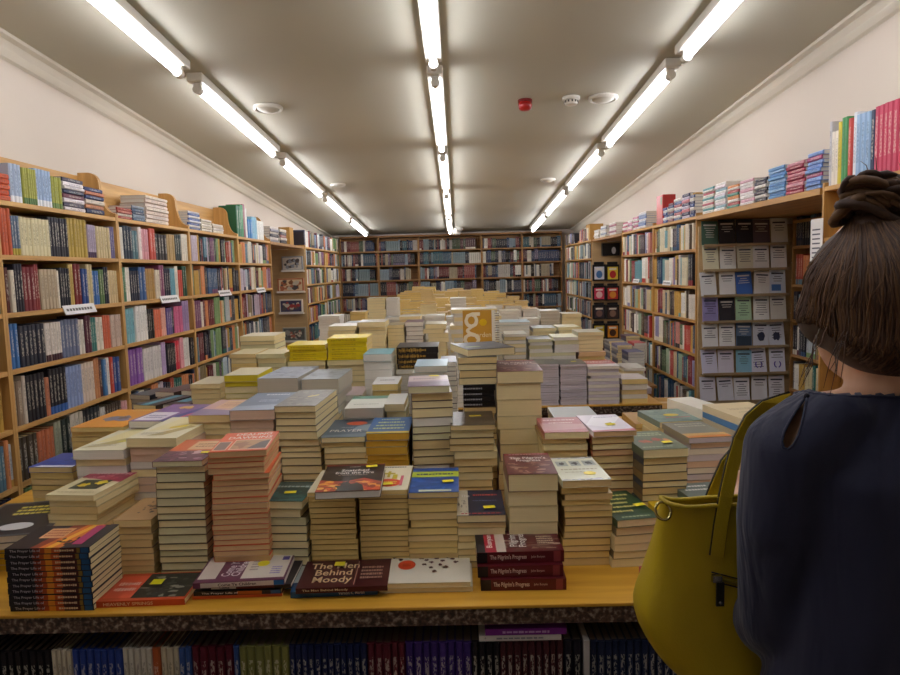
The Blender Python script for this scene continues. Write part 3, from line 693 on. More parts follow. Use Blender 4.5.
T2 = table(-1.12, 1.02, 3.452, 5.25, 'second display table behind the near one, speckled front edge')
T3 = table(-1.05, 1.0, 5.45, 8.7, 'far display table heaped with tan books')
m = MB(); m.box(.247, .259, 1.388, 1.60, .4955, .7155, plain('#b9b4b0', .6)); tag(m.build('partition'), 'thin pale upright divider among the books under the near table', 'divider')

# ---------------------------------------------------------------- lying books
DARK = '#1b1a1e'
def scrib(m, o, ux, uy, w, h, mat, rows=1, seed=0, fillw=.95):
    """lines of unreadable small print as little bars"""
    r = random.Random(seed); rh = h/rows
    for k in range(rows):
        x = -w/2*fillw; y = h/2-rh*(k+.5)
        while x < w/2*fillw-.001:
            l = r.uniform(.05, .13)*w; l = min(l, w/2*fillw-x); hh = rh*r.uniform(.4, .62)
            c = [Vector(o)+Vector(ux)*(x+a*l)+Vector(uy)*(y+b*hh) for a, b in ((0, -.5), (1, -.5), (1, .5), (0, .5))]
            m.poly(c, mat); x += l+w*.022
def art(root, w, d, t, items, base_rot=0):
    """printed design on the top cover; items in cover coordinates u (left-right), v (front-back)"""
    ma, mt, ms = MB(), MB(), MB(); k = 0
    for it in items:
        k += 1; z = t+.00012*k+.0001; ty = it[0]
        def P(u, v): return Vector(((u-.5)*w, (v-.5)*d, z))
        if ty == 'r': _, a, b, c, e, col = it; ma.poly([P(a, b), P(c, b), P(c, e), P(a, e)], cover_mat(col))
        elif ty == 'q': ma.poly([P(*q) for q in it[1]], cover_mat(it[2]))
        elif ty == 'e': _, u, v, ru, rv, col = it; ma.poly([P(u+ru*math.cos(q*PI/10), v+rv*math.sin(q*PI/10)) for q in range(20)], cover_mat(col))
        elif ty == 'b':
            _, u, v, ru, rv, col, sd = it; r = random.Random(sd)
            ma.poly([P(u+ru*r.uniform(.45, 1.1)*math.cos(q*PI/8), v+rv*r.uniform(.45, 1.1)*math.sin(q*PI/8)) for q in range(16)], cover_mat(col))
        elif ty == 'n':      # mottled picture: many small blobs
            _, a, b, c, e, cols, cnt, sd = it; r = random.Random(sd)
            for q in range(cnt):
                u, v = r.uniform(a, c), r.uniform(b, e); ru = r.uniform(.02, .09)*(c-a)/.6; rv = r.uniform(.015, .06); zz = Vector((0, 0, .000003*q))
                ma.poly([P(min(max(u+ru*r.uniform(.5, 1.2)*math.cos(s*PI/4), .01), .99), min(max(v+rv*r.uniform(.5, 1.2)*math.sin(s*PI/4), .01), .99))+zz for s in range(8)], cover_mat(cols[q % len(cols)]))
        elif ty == 't':      # text, u v centre, width fraction, height fraction, colour, turn
            _, s, u, v, fw, fh, col = it[:7]; rot = it[7] if len(it) > 7 else 0
            ux = (math.cos(rot), math.sin(rot), 0); uy = (-math.sin(rot), math.cos(rot), 0)
            if abs(rot) > .8: add_text(mt, s, P(u, v), ux, uy, fw*d, fh*w, cover_mat(col))
            else: add_text(mt, s, P(u, v), ux, uy, fw*w, fh*d, cover_mat(col))
        elif ty == 'l':      # unreadable print
            _, u, v, fw, fh, rows, col = it[:7]; scrib(mt, P(u, v), (1, 0, 0), (0, 1, 0), fw*w, fh*d, cover_mat(col), rows, k*7+int(u*100))
        elif ty == 's':
            _, u, v = it[:3]; c = Matrix.Rotation(.15, 3, 'Z'); o = P(u, v); o.z = t+.003
            pts = [o + c @ Vector(q) for q in ((-.014, -.009, 0), (.014, -.009, 0), (.014, .009, 0), (-.014, .009, 0))]
            ms.poly([Vector((p.x, p.y, t+.0032)) for p in pts], STICKER)
    if ma.f: ma.build('cover_artwork', root)
    if mt.f:
        q = mt.build('title', root)
    if ms.f: q = ms.build('price_sticker', root); q['label'] = 'yellow price sticker'
def cover_geo(m, w, d, t, spine, mat):
    c = .0009; g = .00025
    x0, x1, y0, y1 = -w/2, w/2, -d/2, d/2
    m.box(x0, x1, y0, y1, g, c, mat); m.box(x0, x1, y0, y1, t-c, t-g*.2, mat)
    if spine == 'L': m.box(x0, x0+c, y0, y1, c, t-c, mat)
    if spine == 'R': m.box(x1-c, x1, y0, y1, c, t-c, mat)
    if spine == 'F': m.box(x0, x1, y0, y0+c, c, t-c, mat)
    if spine == 'B': m.box(x0, x1, y1-c, y1, c, t-c, mat)
def page_geo(m, w, d, t, spine, mat, r):
    c = .0010; e = lambda: r.uniform(.0003, .0012)
    x0, x1, y0, y1 = -w/2+e(), w/2-e(), -d/2+e(), d/2-e()
    if spine == 'L': x0 = -w/2+c
    if spine == 'R': x1 = w/2-c
    if spine == 'F': y0 = -d/2+c
    if spine == 'B': y1 = d/2-c
    m.box(x0, x1, y0, y1, c, t-c, mat)
SB = Random = random.Random(5)
NB = [0]
def lying(pos, rz, w, d, t, spine, cov, pg, label, group, items=None, simple=False, mb=None, name='book'):
    cm = cover_mat(cov); pm = PG[pg] if pg in PG else pages_mat(pg)
    if mb is not None:
        s = MB(); cover_geo(s, w, d, t, spine, cm); page_geo(s, w, d, t, spine, pm, SB)
        M = Matrix.Translation(pos) @ Matrix.Rotation(rz, 4, 'Z'); k = len(mb.v)
        mb.v += [tuple(M @ Vector(p)) for p in s.v]
        for f, mi in zip(s.f, s.mi): mb.face([k+i for i in f], s.mats[mi])
        return None
    NB[0] += 1
    if simple:
        s = MB(); cover_geo(s, w, d, t, spine, cm); page_geo(s, w, d, t, spine, pm, SB)
        o = s.build(name, None, pos, (0, 0, rz)); tag(o, label, 'book', group)
        if items: art(o, w, d, t, items)
        return o
    o = empty(name, pos, label, 'book', (0, 0, rz), group)
    s = MB(); cover_geo(s, w, d, t, spine, cm); oc = s.build('cover', o)
    s = MB(); page_geo(s, w, d, t, spine, pm, SB); s.build('page_block', o)
    if items: art(oc, w, d, t, items)
    return o
def pagename(pg): return {'kraft': 'tan', 'orange': 'peach', 'green': 'pale green'}.get(pg, pg)
STK = []; HEAP = MB()
def pyof(x, y, z):
    p = Vector((x, y, z-CZ)); return CY - F*up.dot(p)/fwd.dot(p)
def stack(x0, x1, yf, Y, top, yb=None, d=None, th=.018, cov='#4a3a34', pg='cream', spine='L', rot=0, items=None, zb=TZ, simple=False, mb=None, covs=None, topcov=None,
          jit=.004, upto=None, allind=False, skew=None, group=None, toplabel=None, noun='paperback', ground='near table'):
    """pile of books: px x0..x1 and py yf of its top front edge standing at depth Y; `top` names the pile"""
    P0, P1 = atY(x0, yf, Y), atY(x1, yf, Y); w = P1.x-P0.x; zt = (P0.z+P1.z)/2
    if yb is not None: d = min(.27, max(.15, atZ((x0+x1)/2, yb, zt).y-Y))
    d = d or .2
    H = zt-zb; n = max(1, round(H/th)); r = random.Random(int(x0*31+yf*7+Y*100))
    ts = [r.uniform(.8, 1.2) for _ in range(n)]; k = H/sum(ts); ts = [q*k for q in ts]
    z = zb; cx, cy = (P0.x+P1.x)/2, Y+d/2; off = [0, 0]; ga = 0
    for i, t in enumerate(ts):
        last = i == n-1; fh = (i+1)/n
        if r.random() < .3: off = [r.uniform(-jit, jit), r.uniform(-jit, jit)*.8]; ga = r.uniform(-1, 1)*jit*4
        sx = skew*(fh-1)*1.0 if skew else 0
        p_ = pg if isinstance(pg, str) else pg[i % len(pg)]
        c = (topcov or cov) if last else (covs[i % len(covs)] if covs else (cov if (spine in 'FR' or r.random() < .4) else LIGHTC.get(p_, '#c8b68a')))
        p = pg if isinstance(pg, str) else pg[i % len(pg)]
        ox, oy, g = (0, 0, rot) if last else (off[0]+sx, abs(off[1])+.002, rot*(.25+.75*fh)+ga)
        lab = toplabel if (last and toplabel) else (f'{noun} on top of the {top}' if last else f'{pagename(p)}-edged {noun}, {ordn(n-1-i)} from top of the {top}')
        low = Y > 1.75 and not allind and pyof(cx, Y, z+t) > 482     # wholly behind the front row
        mb_ = mb if mb is not None else (HEAP if (low or (simple and not last and not allind)) else None)
        lying(Vector((cx+ox+r.uniform(-.001, .001), cy+oy, z+.0001)), g, w*(1 if last else r.uniform(.965, .995)), d*(1 if last else r.uniform(.97, 1)), t-.0004, spine, c, p, lab,
              group or f'books in the {top}', items if last else None, simple, mb_)
        z += t
    STK.append((top, round(w, 3), round(d, 3), round(zt, 3), n))
    return Vector((cx, Y, zt)), w, d

LIGHTC = {'cream': '#d9c998', 'white': '#d6d2ca', 'tan': '#cdb47c', 'kraft': '#d2b875', 'orange': '#c89a6c', 'green': '#b8b388', 'pink': '#d0b29c', 'lilac': '#c4bec8', 'grey': '#b8b2a4'}
YEL = '#e8c82a'; WH = '#ece6da'
PILG = [('n', .02, .02, .98, .85, ['#7a3f38', '#9a6a5a', '#5a2c2c', '#b08a78', '#6b3a3a'], 70, 3), ('r', .02, .9, .98, .99, '#8a2026'), ('l', .5, .94, .8, .05, 1, '#c9a0a0'),
        ('t', "The Pilgrim's\nProgress", .5, .68, .78, .26, '#efe4dc')]
# ---- front row of the near table (left to right)
stack(-38, 24, 535, 1.60, 'dark flowered left-edge pile', yb=503, th=.016, cov='#23322a', pg='#d8b838', topcov='#1f2c26', items=[('n', .1, .1, .95, .9, ['#2d4a38', '#182420', '#39503c'], 50, 1), ('b', .6, .45, .2, .14, '#d0704a', 3), ('b', .66, .5, .09, .07, '#e6a080', 4), ('b', .3, .25, .14, .1, '#a8564a', 8)], toplabel='dark paperback with an orange flower at the left edge of the table')
lying(Vector((-1.125, 1.70, .8665)), .16, .2, .26, .016, 'L', '#55565a', 'grey', 'lower grey hardback lying on the dark flowered pile at the left edge', 'grey hardbacks at the left edge')
lying(Vector((-1.125, 1.70, .8830)), .17, .2, .26, .017, 'L', '#5c5d60', 'grey', 'upper grey hardback with yellow print at the left edge of the table', 'grey hardbacks at the left edge', [('r', .04, .04, .93, .95, '#2a2a2c'), ('l', .6, .72, .6, .3, 3, '#d8c850'), ('e', .55, .25, .2, .1, '#cfcfd0')])
stack(48, 100, 495, 1.645, 'magenta-topped pile', d=.22, th=.018, cov='#c9b27c', pg=['cream', 'tan', 'cream'], rot=-.10, jit=.007, topcov='#d8cba0', toplabel='paperback with magenta top and yellow flowers, atop a cream pile at left', items=[('q', [(0, .66), (1, .5), (1, 1), (0, 1)], '#a8344e'), ('n', .05, .62, .95, .98, ['#b8445c', '#9a2c48', '#c9687a'], 40, 9), ('l', .55, .82, .8, .12, 1, '#e8b8b8'), ('r', .2, .22, .8, .56, '#3a4030'), ('b', .38, .36, .14, .1, '#e6c82c', 1), ('b', .66, .46, .15, .09, '#e8cf3a', 6), ('l', .5, .1, .8, .06, 1, '#b8a878')])
# spine-out pile of small paperbacks
Ps = atY(4, 549, 1.395); Pe = atY(89, 548, 1.395); ws = Pe.x-Ps.x; zz = TZ; nsp = 11; hs = (Ps.z-TZ)/nsp
for i in range(nsp):
    rr = random.Random(i+40); last = i == nsp-1
    o = lying(Vector(((Ps.x+Pe.x)/2+rr.uniform(-.002, .002), 1.395+.065+rr.uniform(0, .003), zz+.0001)), rr.uniform(-.012, .012), ws, .13, hs-.0004, 'F', '#17131a', 'cream',
              'black and orange sunset paperback topping the spine-out pile at front left' if last else f'sunset-spined paperback, {ordn(nsp-1-i)} from top of the spine-out pile at front left', 'sunset paperbacks at front left',
              [('q', [(.3, 0), (.42, 0), (.62, 1), (.42, 1)], '#8a3018'), ('q', [(.4, 0), (.66, 0), (.84, 1), (.6, 1)], '#d8701c'), ('q', [(.48, 0), (.56, 0), (.76, 1), (.68, 1)], '#f0b030'), ('r', .22, .42, .52, .86, '#d8a070'), ('l', .37, .64, .26, .34, 3, '#b05a30'), ('n', .5, .1, .75, .4, ['#1f1416', '#3a1a14'], 14, 3), ('r', .74, .12, .86, .95, '#b02a68'), ('r', .9, 0, 1, 1, '#14121a')] if last else None)
    m = MB(); y = -.0654; h = hs-.0014; W2 = ws/2
    for a, b, c in ((-.02, .06, '#7a2a14'), (.06, .12, '#a8481a'), (.12, .2, '#d8861f'), (.2, .3, '#b8501c'), (.3, .5, '#4a1a18')): m.box(-W2+ws*(a+.35), -W2+ws*(b+.35), y-.0001, y+.0002, .0008, h, cover_mat(c))
    m.box(W2-ws*.105, W2-ws*.012, y-.0001, y+.0002, .0008, h, cover_mat('#24507a')); m.box(W2-ws*.16, W2-ws*.115, y-.0001, y+.0002, .0008, h, cover_mat('#8a6a28'))
    m.build('spine_design', o)
    m = MB(); add_text(m, 'The Prayer Life of', (-W2+ws*.24, y-.0004, hs/2), (1, 0, 0), (0, 0, 1), ws*.36, hs*.55, cover_mat('#b9b0b4')); scrib(m, (W2-ws*.3, y-.0004, hs/2), (1, 0, 0), (0, 0, 1), ws*.24, hs*.6, cover_mat('#d8b890'), 1, i)
    m.build('spine_lettering', o)
    zz += hs
stack(113, 151, 520, 1.55, 'short brown-topped pile', d=.16, th=.016, cov='#8a6a4a', pg='tan', topcov='#b08a5a', items=[('n', .4, .3, .95, .95, ['#3a2a22', '#5a4030'], 24, 2)], toplabel='brown paperback with dark sketch on the short pile behind the sunset spines')
stack(152, 202, 461, 1.545, 'green-edged tower', yb=440, th=.017, cov='#7a6a4a', pg=['green', 'green', 'cream', 'green', 'cream'], covs=['#8a7a50', '#3a3430', '#7a6a4a'], topcov='#6a3a4a', items=[('r', 0, .45, 1, 1, '#c8602c'), ('r', .35, .5, 1, .9, '#d8b080'), ('l', .68, .7, .5, .22, 2, '#a06a48'), ('n', .02, .02, .98, .44, ['#6a2c48', '#8a4a60', '#4a2838', '#c9a8b0'], 40, 4), ('s', .9, .32)], toplabel='orange and plum paperback topping the pale green-edged tower')
stack(205, 262, 451, 1.53, 'orange-lined tower', d=.185, th=.0135, cov='#d8653a', pg='orange', covs=['#dd6a3c', '#c9a888', '#d86038'], topcov='#df5a24', rot=.10, jit=.006, skew=.004,
      toplabel='bright orange paperback with white capital letters atop the orange-lined tower', items=[('t', 'DEALING', .56, .88, .66, .12, WH), ('l', .5, .79, .12, .03, 1, WH), ('t', 'DAWKINS', .54, .69, .8, .13, WH), ('q', [(.03, .05), (.27, .05), (.27, .5), (.03, .5)], '#e9b89a'), ('q', [(.05, .08), (.25, .08), (.25, .47), (.05, .47)], '#7a6058'), ('q', [(.31, .05), (.97, .05), (.97, .56), (.31, .56)], '#efc0a0'), ('q', [(.33, .08), (.95, .08), (.95, .53), (.33, .53)], '#b8885a'), ('b', .5, .3, .16, .2, '#a06a48', 2), ('q', [(.62, .08), (.95, .08), (.95, .5), (.8, .42)], '#4a3430')])
stack(256, 305, 501, 1.56, 'teal-topped pile', yb=482, th=.019, cov='#2f4a46', pg=['cream', 'cream', 'green', 'cream'], covs=['#6a5a3a', '#2c3a38'], rot=-.07, jit=.006, topcov='#26403e', toplabel='dark teal paperback with pale lettering and sticker in the front row', items=[('q', [(0, 0), (1, 0), (1, .3), (0, .42)], '#2f5f5c'), ('n', .02, .02, .98, .5, ['#234a4a', '#3a6a66', '#1c3836'], 40, 5), ('l', .55, .72, .8, .16, 1, '#9fb0a8'), ('s', .6, .38)])
stack(307, 355, 492, 1.57, 'tan pile under the fire cover', yb=470, th=.0125, cov='#b08a4a', pg='kraft', jit=.002, topcov='#d9cdae', toplabel='tan paperback under the left side of the fire cover')
stack(358, 408, 490, 1.57, 'tan pile under the cross cover', yb=466, th=.0125, cov='#b08a4a', pg='kraft', jit=.002, topcov='#e8e0c4', toplabel='white paperback with yellow crosses and an orange oval in the front row', items=[('l', .62, .93, .5, .06, 1, '#2a2a2a'), ('r', .5, .5, .56, .75, '#c8b428'), ('r', .4, .62, .66, .68, '#c8b428'), ('r', .32, .42, .42, .6, '#c8b428'), ('r', .62, .42, .72, .6, '#c8b428'), ('e', .55, .27, .3, .15, '#d8482a'), ('r', .8, .15, .86, .55, '#d0607a'), ('l', .55, .27, .4, .12, 2, '#efd23a'), ('s', .55, .2)])
zf = max(s[3] for s in STK[-2:])
Pa, Pb = atY(313, 499, 1.50), atY(378, 499, 1.50)
lying(Vector(((Pa.x+Pb.x)/2, 1.50+.105, zf+.0045)), .05, Pb.x-Pa.x, .21, .017, 'L', '#23130f', 'white', 'dark paperback with flames and a silhouette lying across two tan piles', None,
      [('q', [(0, 0), (1, 0), (1, .3), (.7, .46), (.4, .34), (0, .42)], '#a8341a'), ('n', .02, .02, .98, .36, ['#d8602a', '#c8401c', '#e89a3a', '#8a2a16', '#f0b860'], 60, 7), ('b', .42, .2, .15, .2, '#120c0c', 4), ('b', .6, .16, .16, .16, '#120c0c', 9), ('q', [(.3, .0), (.75, .0), (.7, .2), (.36, .22)], '#120c0c'), ('r', 0, .95, 1, 1, '#7a2018'), ('l', .5, .9, .2, .05, 1, '#d0c0b0'), ('t', 'Snatched', .52, .76, .46, .09, '#efe8e0'), ('t', 'from the Fire', .52, .66, .64, .09, '#efe8e0'), ('l', .5, .57, .5, .03, 1, '#c0a898'), ('s', .78, .88)])
stack(408, 458.5, 492, 1.565, 'blue-lime-topped pile', yb=468, th=.0165, cov='#a88a50', pg=['kraft', 'tan', 'kraft'], jit=.004, topcov='#2f56a0', toplabel='blue paperback with a lime band and sticker in the front row', items=[('n', .02, .1, .98, .55, ['#2a4a90', '#3a66b0', '#27508f'], 40, 8), ('r', .0, .6, 1, .84, '#b8c83a'), ('l', .5, .72, .85, .1, 1, '#2a3a5a'), ('r', .2, .02, .85, .09, '#c9d0b8'), ('s', .78, .38)])
stack(457, 506, 515, 1.565, 'navy-topped pile', yb=490, th=.0165, cov='#8a7a58', pg=['tan', 'cream'], jit=.004, topcov='#1c2440', toplabel='navy paperback with cream left strip and red lettering in the front row', items=[('r', 0, .0, .24, 1, '#cfc6ae'), ('t', 'The', .18, .76, .2, .1, '#e8e4dc'), ('l', .62, .78, .56, .1, 1, '#c84a48'), ('l', .6, .55, .55, .05, 1, '#5a6a9a'), ('l', .5, .06, .86, .07, 1, '#b84848'), ('n', .02, .1, .22, .6, ['#8a8470', '#b0a88f'], 12, 6), ('s', .68, .26)])
stack(508, 558, 474, 1.565, 'front maroon tower', yb=453, th=.037, cov='#7a2c30', pg='cream', jit=.004, topcov='#6b3030', items=PILG, toplabel='thick maroon paperback with white title atop the front-row tower', noun='thick paperback')
stack(560, 610, 480, 1.565, 'three-picture-topped tan pile', yb=457, th=.0165, cov='#9a7a48', pg=['tan', 'kraft'], rot=.05, jit=.007, topcov='#dcdcc4', toplabel='cream paperback with three small dark pictures and a yellow sticker', items=[('n', 0, 0, 1, .04, ['#9a9aa0', '#c9c9cf'], 16, 2), ('n', 0, .95, 1, 1, ['#8a8a90', '#c9c9cf'], 16, 3), ('r', .1, .6, .34, .82, '#a8b0a8'), ('r', .4, .6, .62, .82, '#a8b0a8'), ('r', .68, .6, .94, .82, '#a8b0a8'), ('b', .22, .7, .08, .08, '#2a3030', 1), ('b', .51, .7, .08, .08, '#2a3030', 2), ('b', .81, .7, .09, .08, '#2a3030', 3), ('l', .5, .44, .8, .07, 1, '#a89a70'), ('l', .45, .32, .6, .05, 1, '#b0a888'), ('e', .66, .26, .13, .07, '#f0d820')])
stack(609, 655, 519, 1.55, 'dark green-topped pile', d=.2, th=.0185, cov='#6a5a3a', pg='cream', rot=.16, jit=.005, topcov='#2a4a2c', toplabel='dark green paperback with yellow words and a sticker by the handbag', items=[('l', .5, .84, .8, .1, 1, '#d8cf7a'), ('l', .42, .7, .7, .1, 1, '#d8cf7a'), ('l', .48, .56, .4, .1, 1, '#d8cf7a'), ('l', .5, .42, .6, .1, 1, '#d8cf7a'), ('l', .32, .27, .55, .1, 1, '#d8cf7a'), ('l', .5, .08, .7, .06, 1, '#a8b890'), ('s', .85, .42)])
stack(655, 703, 509, 1.70, 'yellow-topped pile', d=.2, th=.018, cov='#b8a02c', pg='cream', rot=.03, topcov='#d8b41c', toplabel='yellow paperback with a dark red figure behind the handbag', items=[('l', .4, .85, .7, .08, 2, '#8a6a18'), ('b', .62, .55, .2, .2, '#7a2a20', 4), ('b', .8, .3, .2, .14, '#8a3a28', 6), ('b', .4, .3, .16, .1, '#4a6a2a', 8), ('b', .5, .66, .12, .08, '#6a241c', 2)])
stack(700, 752, 508, 1.62, 'grey-green-topped pile', d=.2, th=.018, cov='#5a6a60', pg='cream', rot=.12, topcov='#5f6f68', toplabel='grey-green paperback with white letters beside the handbag strap', items=[('r', 0, 0, 1, .3, '#b0aa80'), ('l', .4, .86, .6, .1, 1, '#e8e8e0'), ('l', .4, .72, .6, .1, 1, '#e8e8e0')])
# pink book end peeping out beside the bag
lying(Vector((.475, 1.47, TZ)), .1, .15, .1, .02, 'L', '#c03a6a', 'white', 'pink-covered book lying on the table end behind the handbag', None)

# ---- second row
stack(29, 75, 467, 1.86, 'blue-topped left pile', yb=455, th=.017, cov='#8a6a38', pg=['tan', 'kraft'], rot=-.08, topcov='#39489a', toplabel='blue paperback with a green corner on the tan pile at far left', items=[('q', [(.5, .6), (1, .5), (1, 1), (.5, 1)], '#9ab83a'), ('q', [(.1, 0), (1, 0), (1, .1), (.2, .12)], '#d8d8e4'), ('n', .1, .2, .9, .7, ['#3a58b0', '#2f3f88'], 24, 2)], simple=True)
stack(74, 126, 450, 1.82, 'left curled-cover pile', yb=421, th=.024, cov='#c9b8b8', pg=['white', 'white', 'cream'], rot=-.05, topcov='#ded8bc', jit=.006, toplabel='curled pale yellow cover of the left white-edged pile', items=[('q', [(.1, .3), (.9, .5), (.95, .9), (.3, .95)], '#e0d49a'), ('q', [(.05, .1), (.5, .15), (.9, .55), (.7, .6)], '#b8a868'), ('l', .4, .2, .6, .1, 2, '#b8b0a0'), ('q', [(.55, .3), (.75, .34), (.78, .42), (.56, .38)], '#c8c040')])
stack(128, 180, 438, 1.82, 'right curled-cover pile', yb=413, th=.022, cov='#c9b0a8', pg=['white', 'pink', 'pink', 'cream'], rot=-.06, topcov='#e0dabc', jit=.006, toplabel='curled pale yellow cover of the right white-edged pile', items=[('q', [(.1, .3), (.9, .5), (.95, .9), (.3, .95)], '#e2d8a4'), ('q', [(.3, .1), (.6, .12), (.95, .5), (.8, .56)], '#b0a060'), ('q', [(.45, .42), (.75, .5), (.72, .6), (.44, .5)], '#e6cf2c'), ('l', .35, .2, .5, .1, 2, '#a8a090')])
stack(72, 126, 427, 2.06, 'tan pile under the orange cover', yb=409, th=.016, cov='#c08a30', pg='kraft', rot=-.05, topcov='#dd9226', simple=True, toplabel='orange paperback with a grey-blue patch behind the curled covers', items=[('b', .5, .45, .34, .2, '#7a7a98', 3), ('b', .55, .48, .12, .1, '#6a4a40', 5), ('l', .6, .9, .4, .06, 1, '#e8c878')])
stack(132, 184, 421, 2.06, 'pile under the purple and white cover', yb=405, th=.02, cov='#4a3a6a', pg='white', rot=-.12, topcov='#7a5a98', simple=True, toplabel='purple and white paperback behind the curled covers', items=[('r', .05, .05, .6, .5, '#e0dce6'), ('l', .32, .25, .4, .2, 2, '#8a80a8'), ('q', [(.6, 0), (.75, 0), (1, .8), (.9, 1)], '#343a88'), ('q', [(.78, 0), (.86, 0), (1, .5), (1, .7)], '#c84a58'), ('b', .5, .78, .2, .12, '#d8b060', 3)])
stack(190, 232, 415, 1.98, 'cream pile under the pink and peach cover', yb=400, th=.02, cov='#c8b090', pg=['cream', 'cream', 'tan'], rot=-.05, topcov='#d0a8a0', simple=True, toplabel='peach and lilac paperback on a cream pile behind the orange cover', items=[('q', [(0, 0), (1, 0), (1, .25), (0, .4)], '#8a7a98'), ('r', .3, .4, .95, .9, '#dcb48a'), ('l', .6, .65, .5, .3, 3, '#b88068')])
stack(229, 274, 410, 1.83, 'pink-edged tower', yb=392, th=.026, cov='#c8a08c', pg='pink', jit=.003, topcov='#64748c', toplabel='blue-grey paperback with white letters atop the pink-edged tower', items=[('q', [(0, 0), (1, 0), (1, .3), (0, .2)], '#8f9cb0'), ('l', .6, .86, .6, .1, 1, '#e6e6ea'), ('l', .58, .5, .45, .14, 2, '#b8c0d0')])
stack(276, 318, 406, 1.83, 'warped-topped cream tower', yb=390, th=.0195, cov='#8a7a60', pg='cream', covs=['#5a4a38', '#9a8a68'], jit=.006, skew=-.008, topcov='#6a6458', rot=-.05, toplabel='warped grey-brown cover atop the tall cream tower', items=[('n', .05, .05, .95, .95, ['#5a564c', '#7a7464', '#88806c'], 50, 3), ('q', [(.5, .5), (.72, .62), (.72, .68), (.5, .56)], '#d8c23a')])
stack(321, 365, 437, 1.82, 'slate-topped tan pile', d=.22, th=.0165, cov='#8a7040', pg=['tan', 'cream'], jit=.005, topcov='#44586a', toplabel='slate paperback with an orange oval and white capitals in second row', items=[('q', [(0, 0), (1, 0), (1, .2), (0, .1)], '#6a7a84'), ('q', [(.6, .4), (1, .3), (1, .7), (.7, .6)], '#8a9aa0'), ('e', .62, .75, .26, .11, '#d2552c'), ('l', .45, .52, .3, .04, 1, '#c8d0d4'), ('t', 'PRAYER', .48, .33, .76, .12, WH)])
stack(365.5, 408.5, 433, 1.82, 'golden pile under the blue cover', d=.2, th=.0175, cov='#d8a42a', pg='#d3a53f', jit=.004, topcov='#356aa8', toplabel='bright blue paperback with pale yellow script in second row', items=[('r', 0, 0, 1, .1, '#e0c43a'), ('l', .45, .86, .5, .1, 1, '#d8e0a0'), ('l', .5, .66, .7, .13, 1, '#d8e08a'), ('l', .5, .46, .75, .13, 1, '#d8e08a'), ('l', .5, .28, .8, .13, 1, '#e0e08a')])
stack(406, 448, 386, 1.84, 'mauve-topped tower', d=.19, th=.0215, cov='#8a7a60', pg=['green', 'white', 'cream', 'cream', 'tan', 'green'], covs=['#4a4038', '#a09070', '#7a6a5a', '#5a3040'], jit=.012, rot=.05, topcov='#a890a0', toplabel='mauve and cream paperback atop the tall mixed tower mid-table', items=[('r', 0, .02, 1, .4, '#7a6478'), ('q', [(.0, .45), (1, .55), (1, .95), (0, .9)], '#c8b4b0'), ('l', .4, .68, .6, .14, 1, '#8a7080'), ('s', .65, .85)])
stack(450, 495, 425, 1.82, 'plain brown-topped tower', d=.18, th=.0185, cov='#7a6038', pg=['tan', 'cream', 'tan'], jit=.007, topcov='#5a4a34', toplabel='brown paperback with a yellow strip, right of the mauve tower', items=[('n', .03, .03, .97, .97, ['#4f4030', '#66543c'], 40, 4), ('q', [(.45, .6), (.72, .62), (.7, .72), (.43, .7)], '#e0c828')])
c1 = stack(464, 496, 407, 2.05, 'brown pile holding the black spines', d=.19, th=.02, cov='#5a4630', pg='tan', simple=True)
z1 = c1[0].z
c2 = stack(463, 495, 385, 2.05, 'black spine-out pile mid-table', d=.16, th=.016, cov='#16151a', pg='cream', spine='F', zb=z1, simple=True, allind=True)
for o in [o for o in COL.objects if o.get('group') == 'books in the black spine-out pile mid-table']:
    m = MB(); d_ = -.0806
    scrib(m, (-.02, d_, .007), (1, 0, 0), (0, 0, 1), .06, .009, cover_mat('#a8a8b0'), 1, 3); m.build('spine_lettering', o)
stack(458, 497, 357, 2.05, 'yellowed pile above the black spines', d=.2, th=.019, cov='#4a3a28', pg=['cream', 'tan'], covs=['#2c2824', '#6a5434'], zb=c2[0].z, jit=.014, simple=True, topcov='#5f5a50')
Pq = STK[-1][3]
Pa, Pb = atY(459, 347, 2.08), atY(506, 349, 2.08)
lying(Vector(((Pa.x+Pb.x)/2, 2.17, Pq+.0005)), .28, .15, .2, .022, 'R', '#4a4c50', 'cream', 'grey-covered book lying askew on top of the yellowed pile mid-table', None, [('n', .03, .03, .97, .97, ['#5a5c60', '#44464a', '#6a6c6e'], 40, 6), ('q', [(.1, .3), (.4, .3), (.4, .4), (.1, .4)], '#a8b070')])
stack(497, 543, 371, 2.02, 'tallest maroon tower', yb=360, th=.046, cov='#7a3a3c', pg='cream', jit=.007, topcov='#6f4040', items=PILG, toplabel='thick maroon paperback with white title atop the tallest tower', noun='thick paperback')
stack(544, 589, 432, 1.84, 'tan pile under the red cover', yb=417, th=.018, cov='#a08048', pg=['tan', 'cream'], jit=.006, topcov='#a8484a', toplabel='glossy red paperback with pale print, right of the tallest tower', items=[('q', [(0, .1), (1, .2), (1, .5), (0, .6)], '#b87a78'), ('l', .5, .8, .8, .1, 1, '#e0c0b8'), ('l', .5, .6, .6, .08, 1, '#e0c0b8')])
stack(591, 635, 431, 1.83, 'glossy-white-topped pile', d=.21, th=.019, cov='#a88050', pg=['tan', 'orange', 'cream'], covs=['#a86048', '#8a7040'], rot=.05, jit=.006, topcov='#d8d0dc', toplabel='glossy white and rose paperback with a sticker in second row', items=[('q', [(0, 0), (1, .0), (1, .12), (0, .06)], '#c06a74'), ('q', [(0, .4), (.5, .2), (1, .8), (.4, .95)], '#ece8f0'), ('l', .6, .82, .5, .06, 1, '#8a8aa8'), ('q', [(.48, .3), (.66, .34), (.64, .5), (.46, .44)], '#c8a84a'), ('s', .56, .34)])
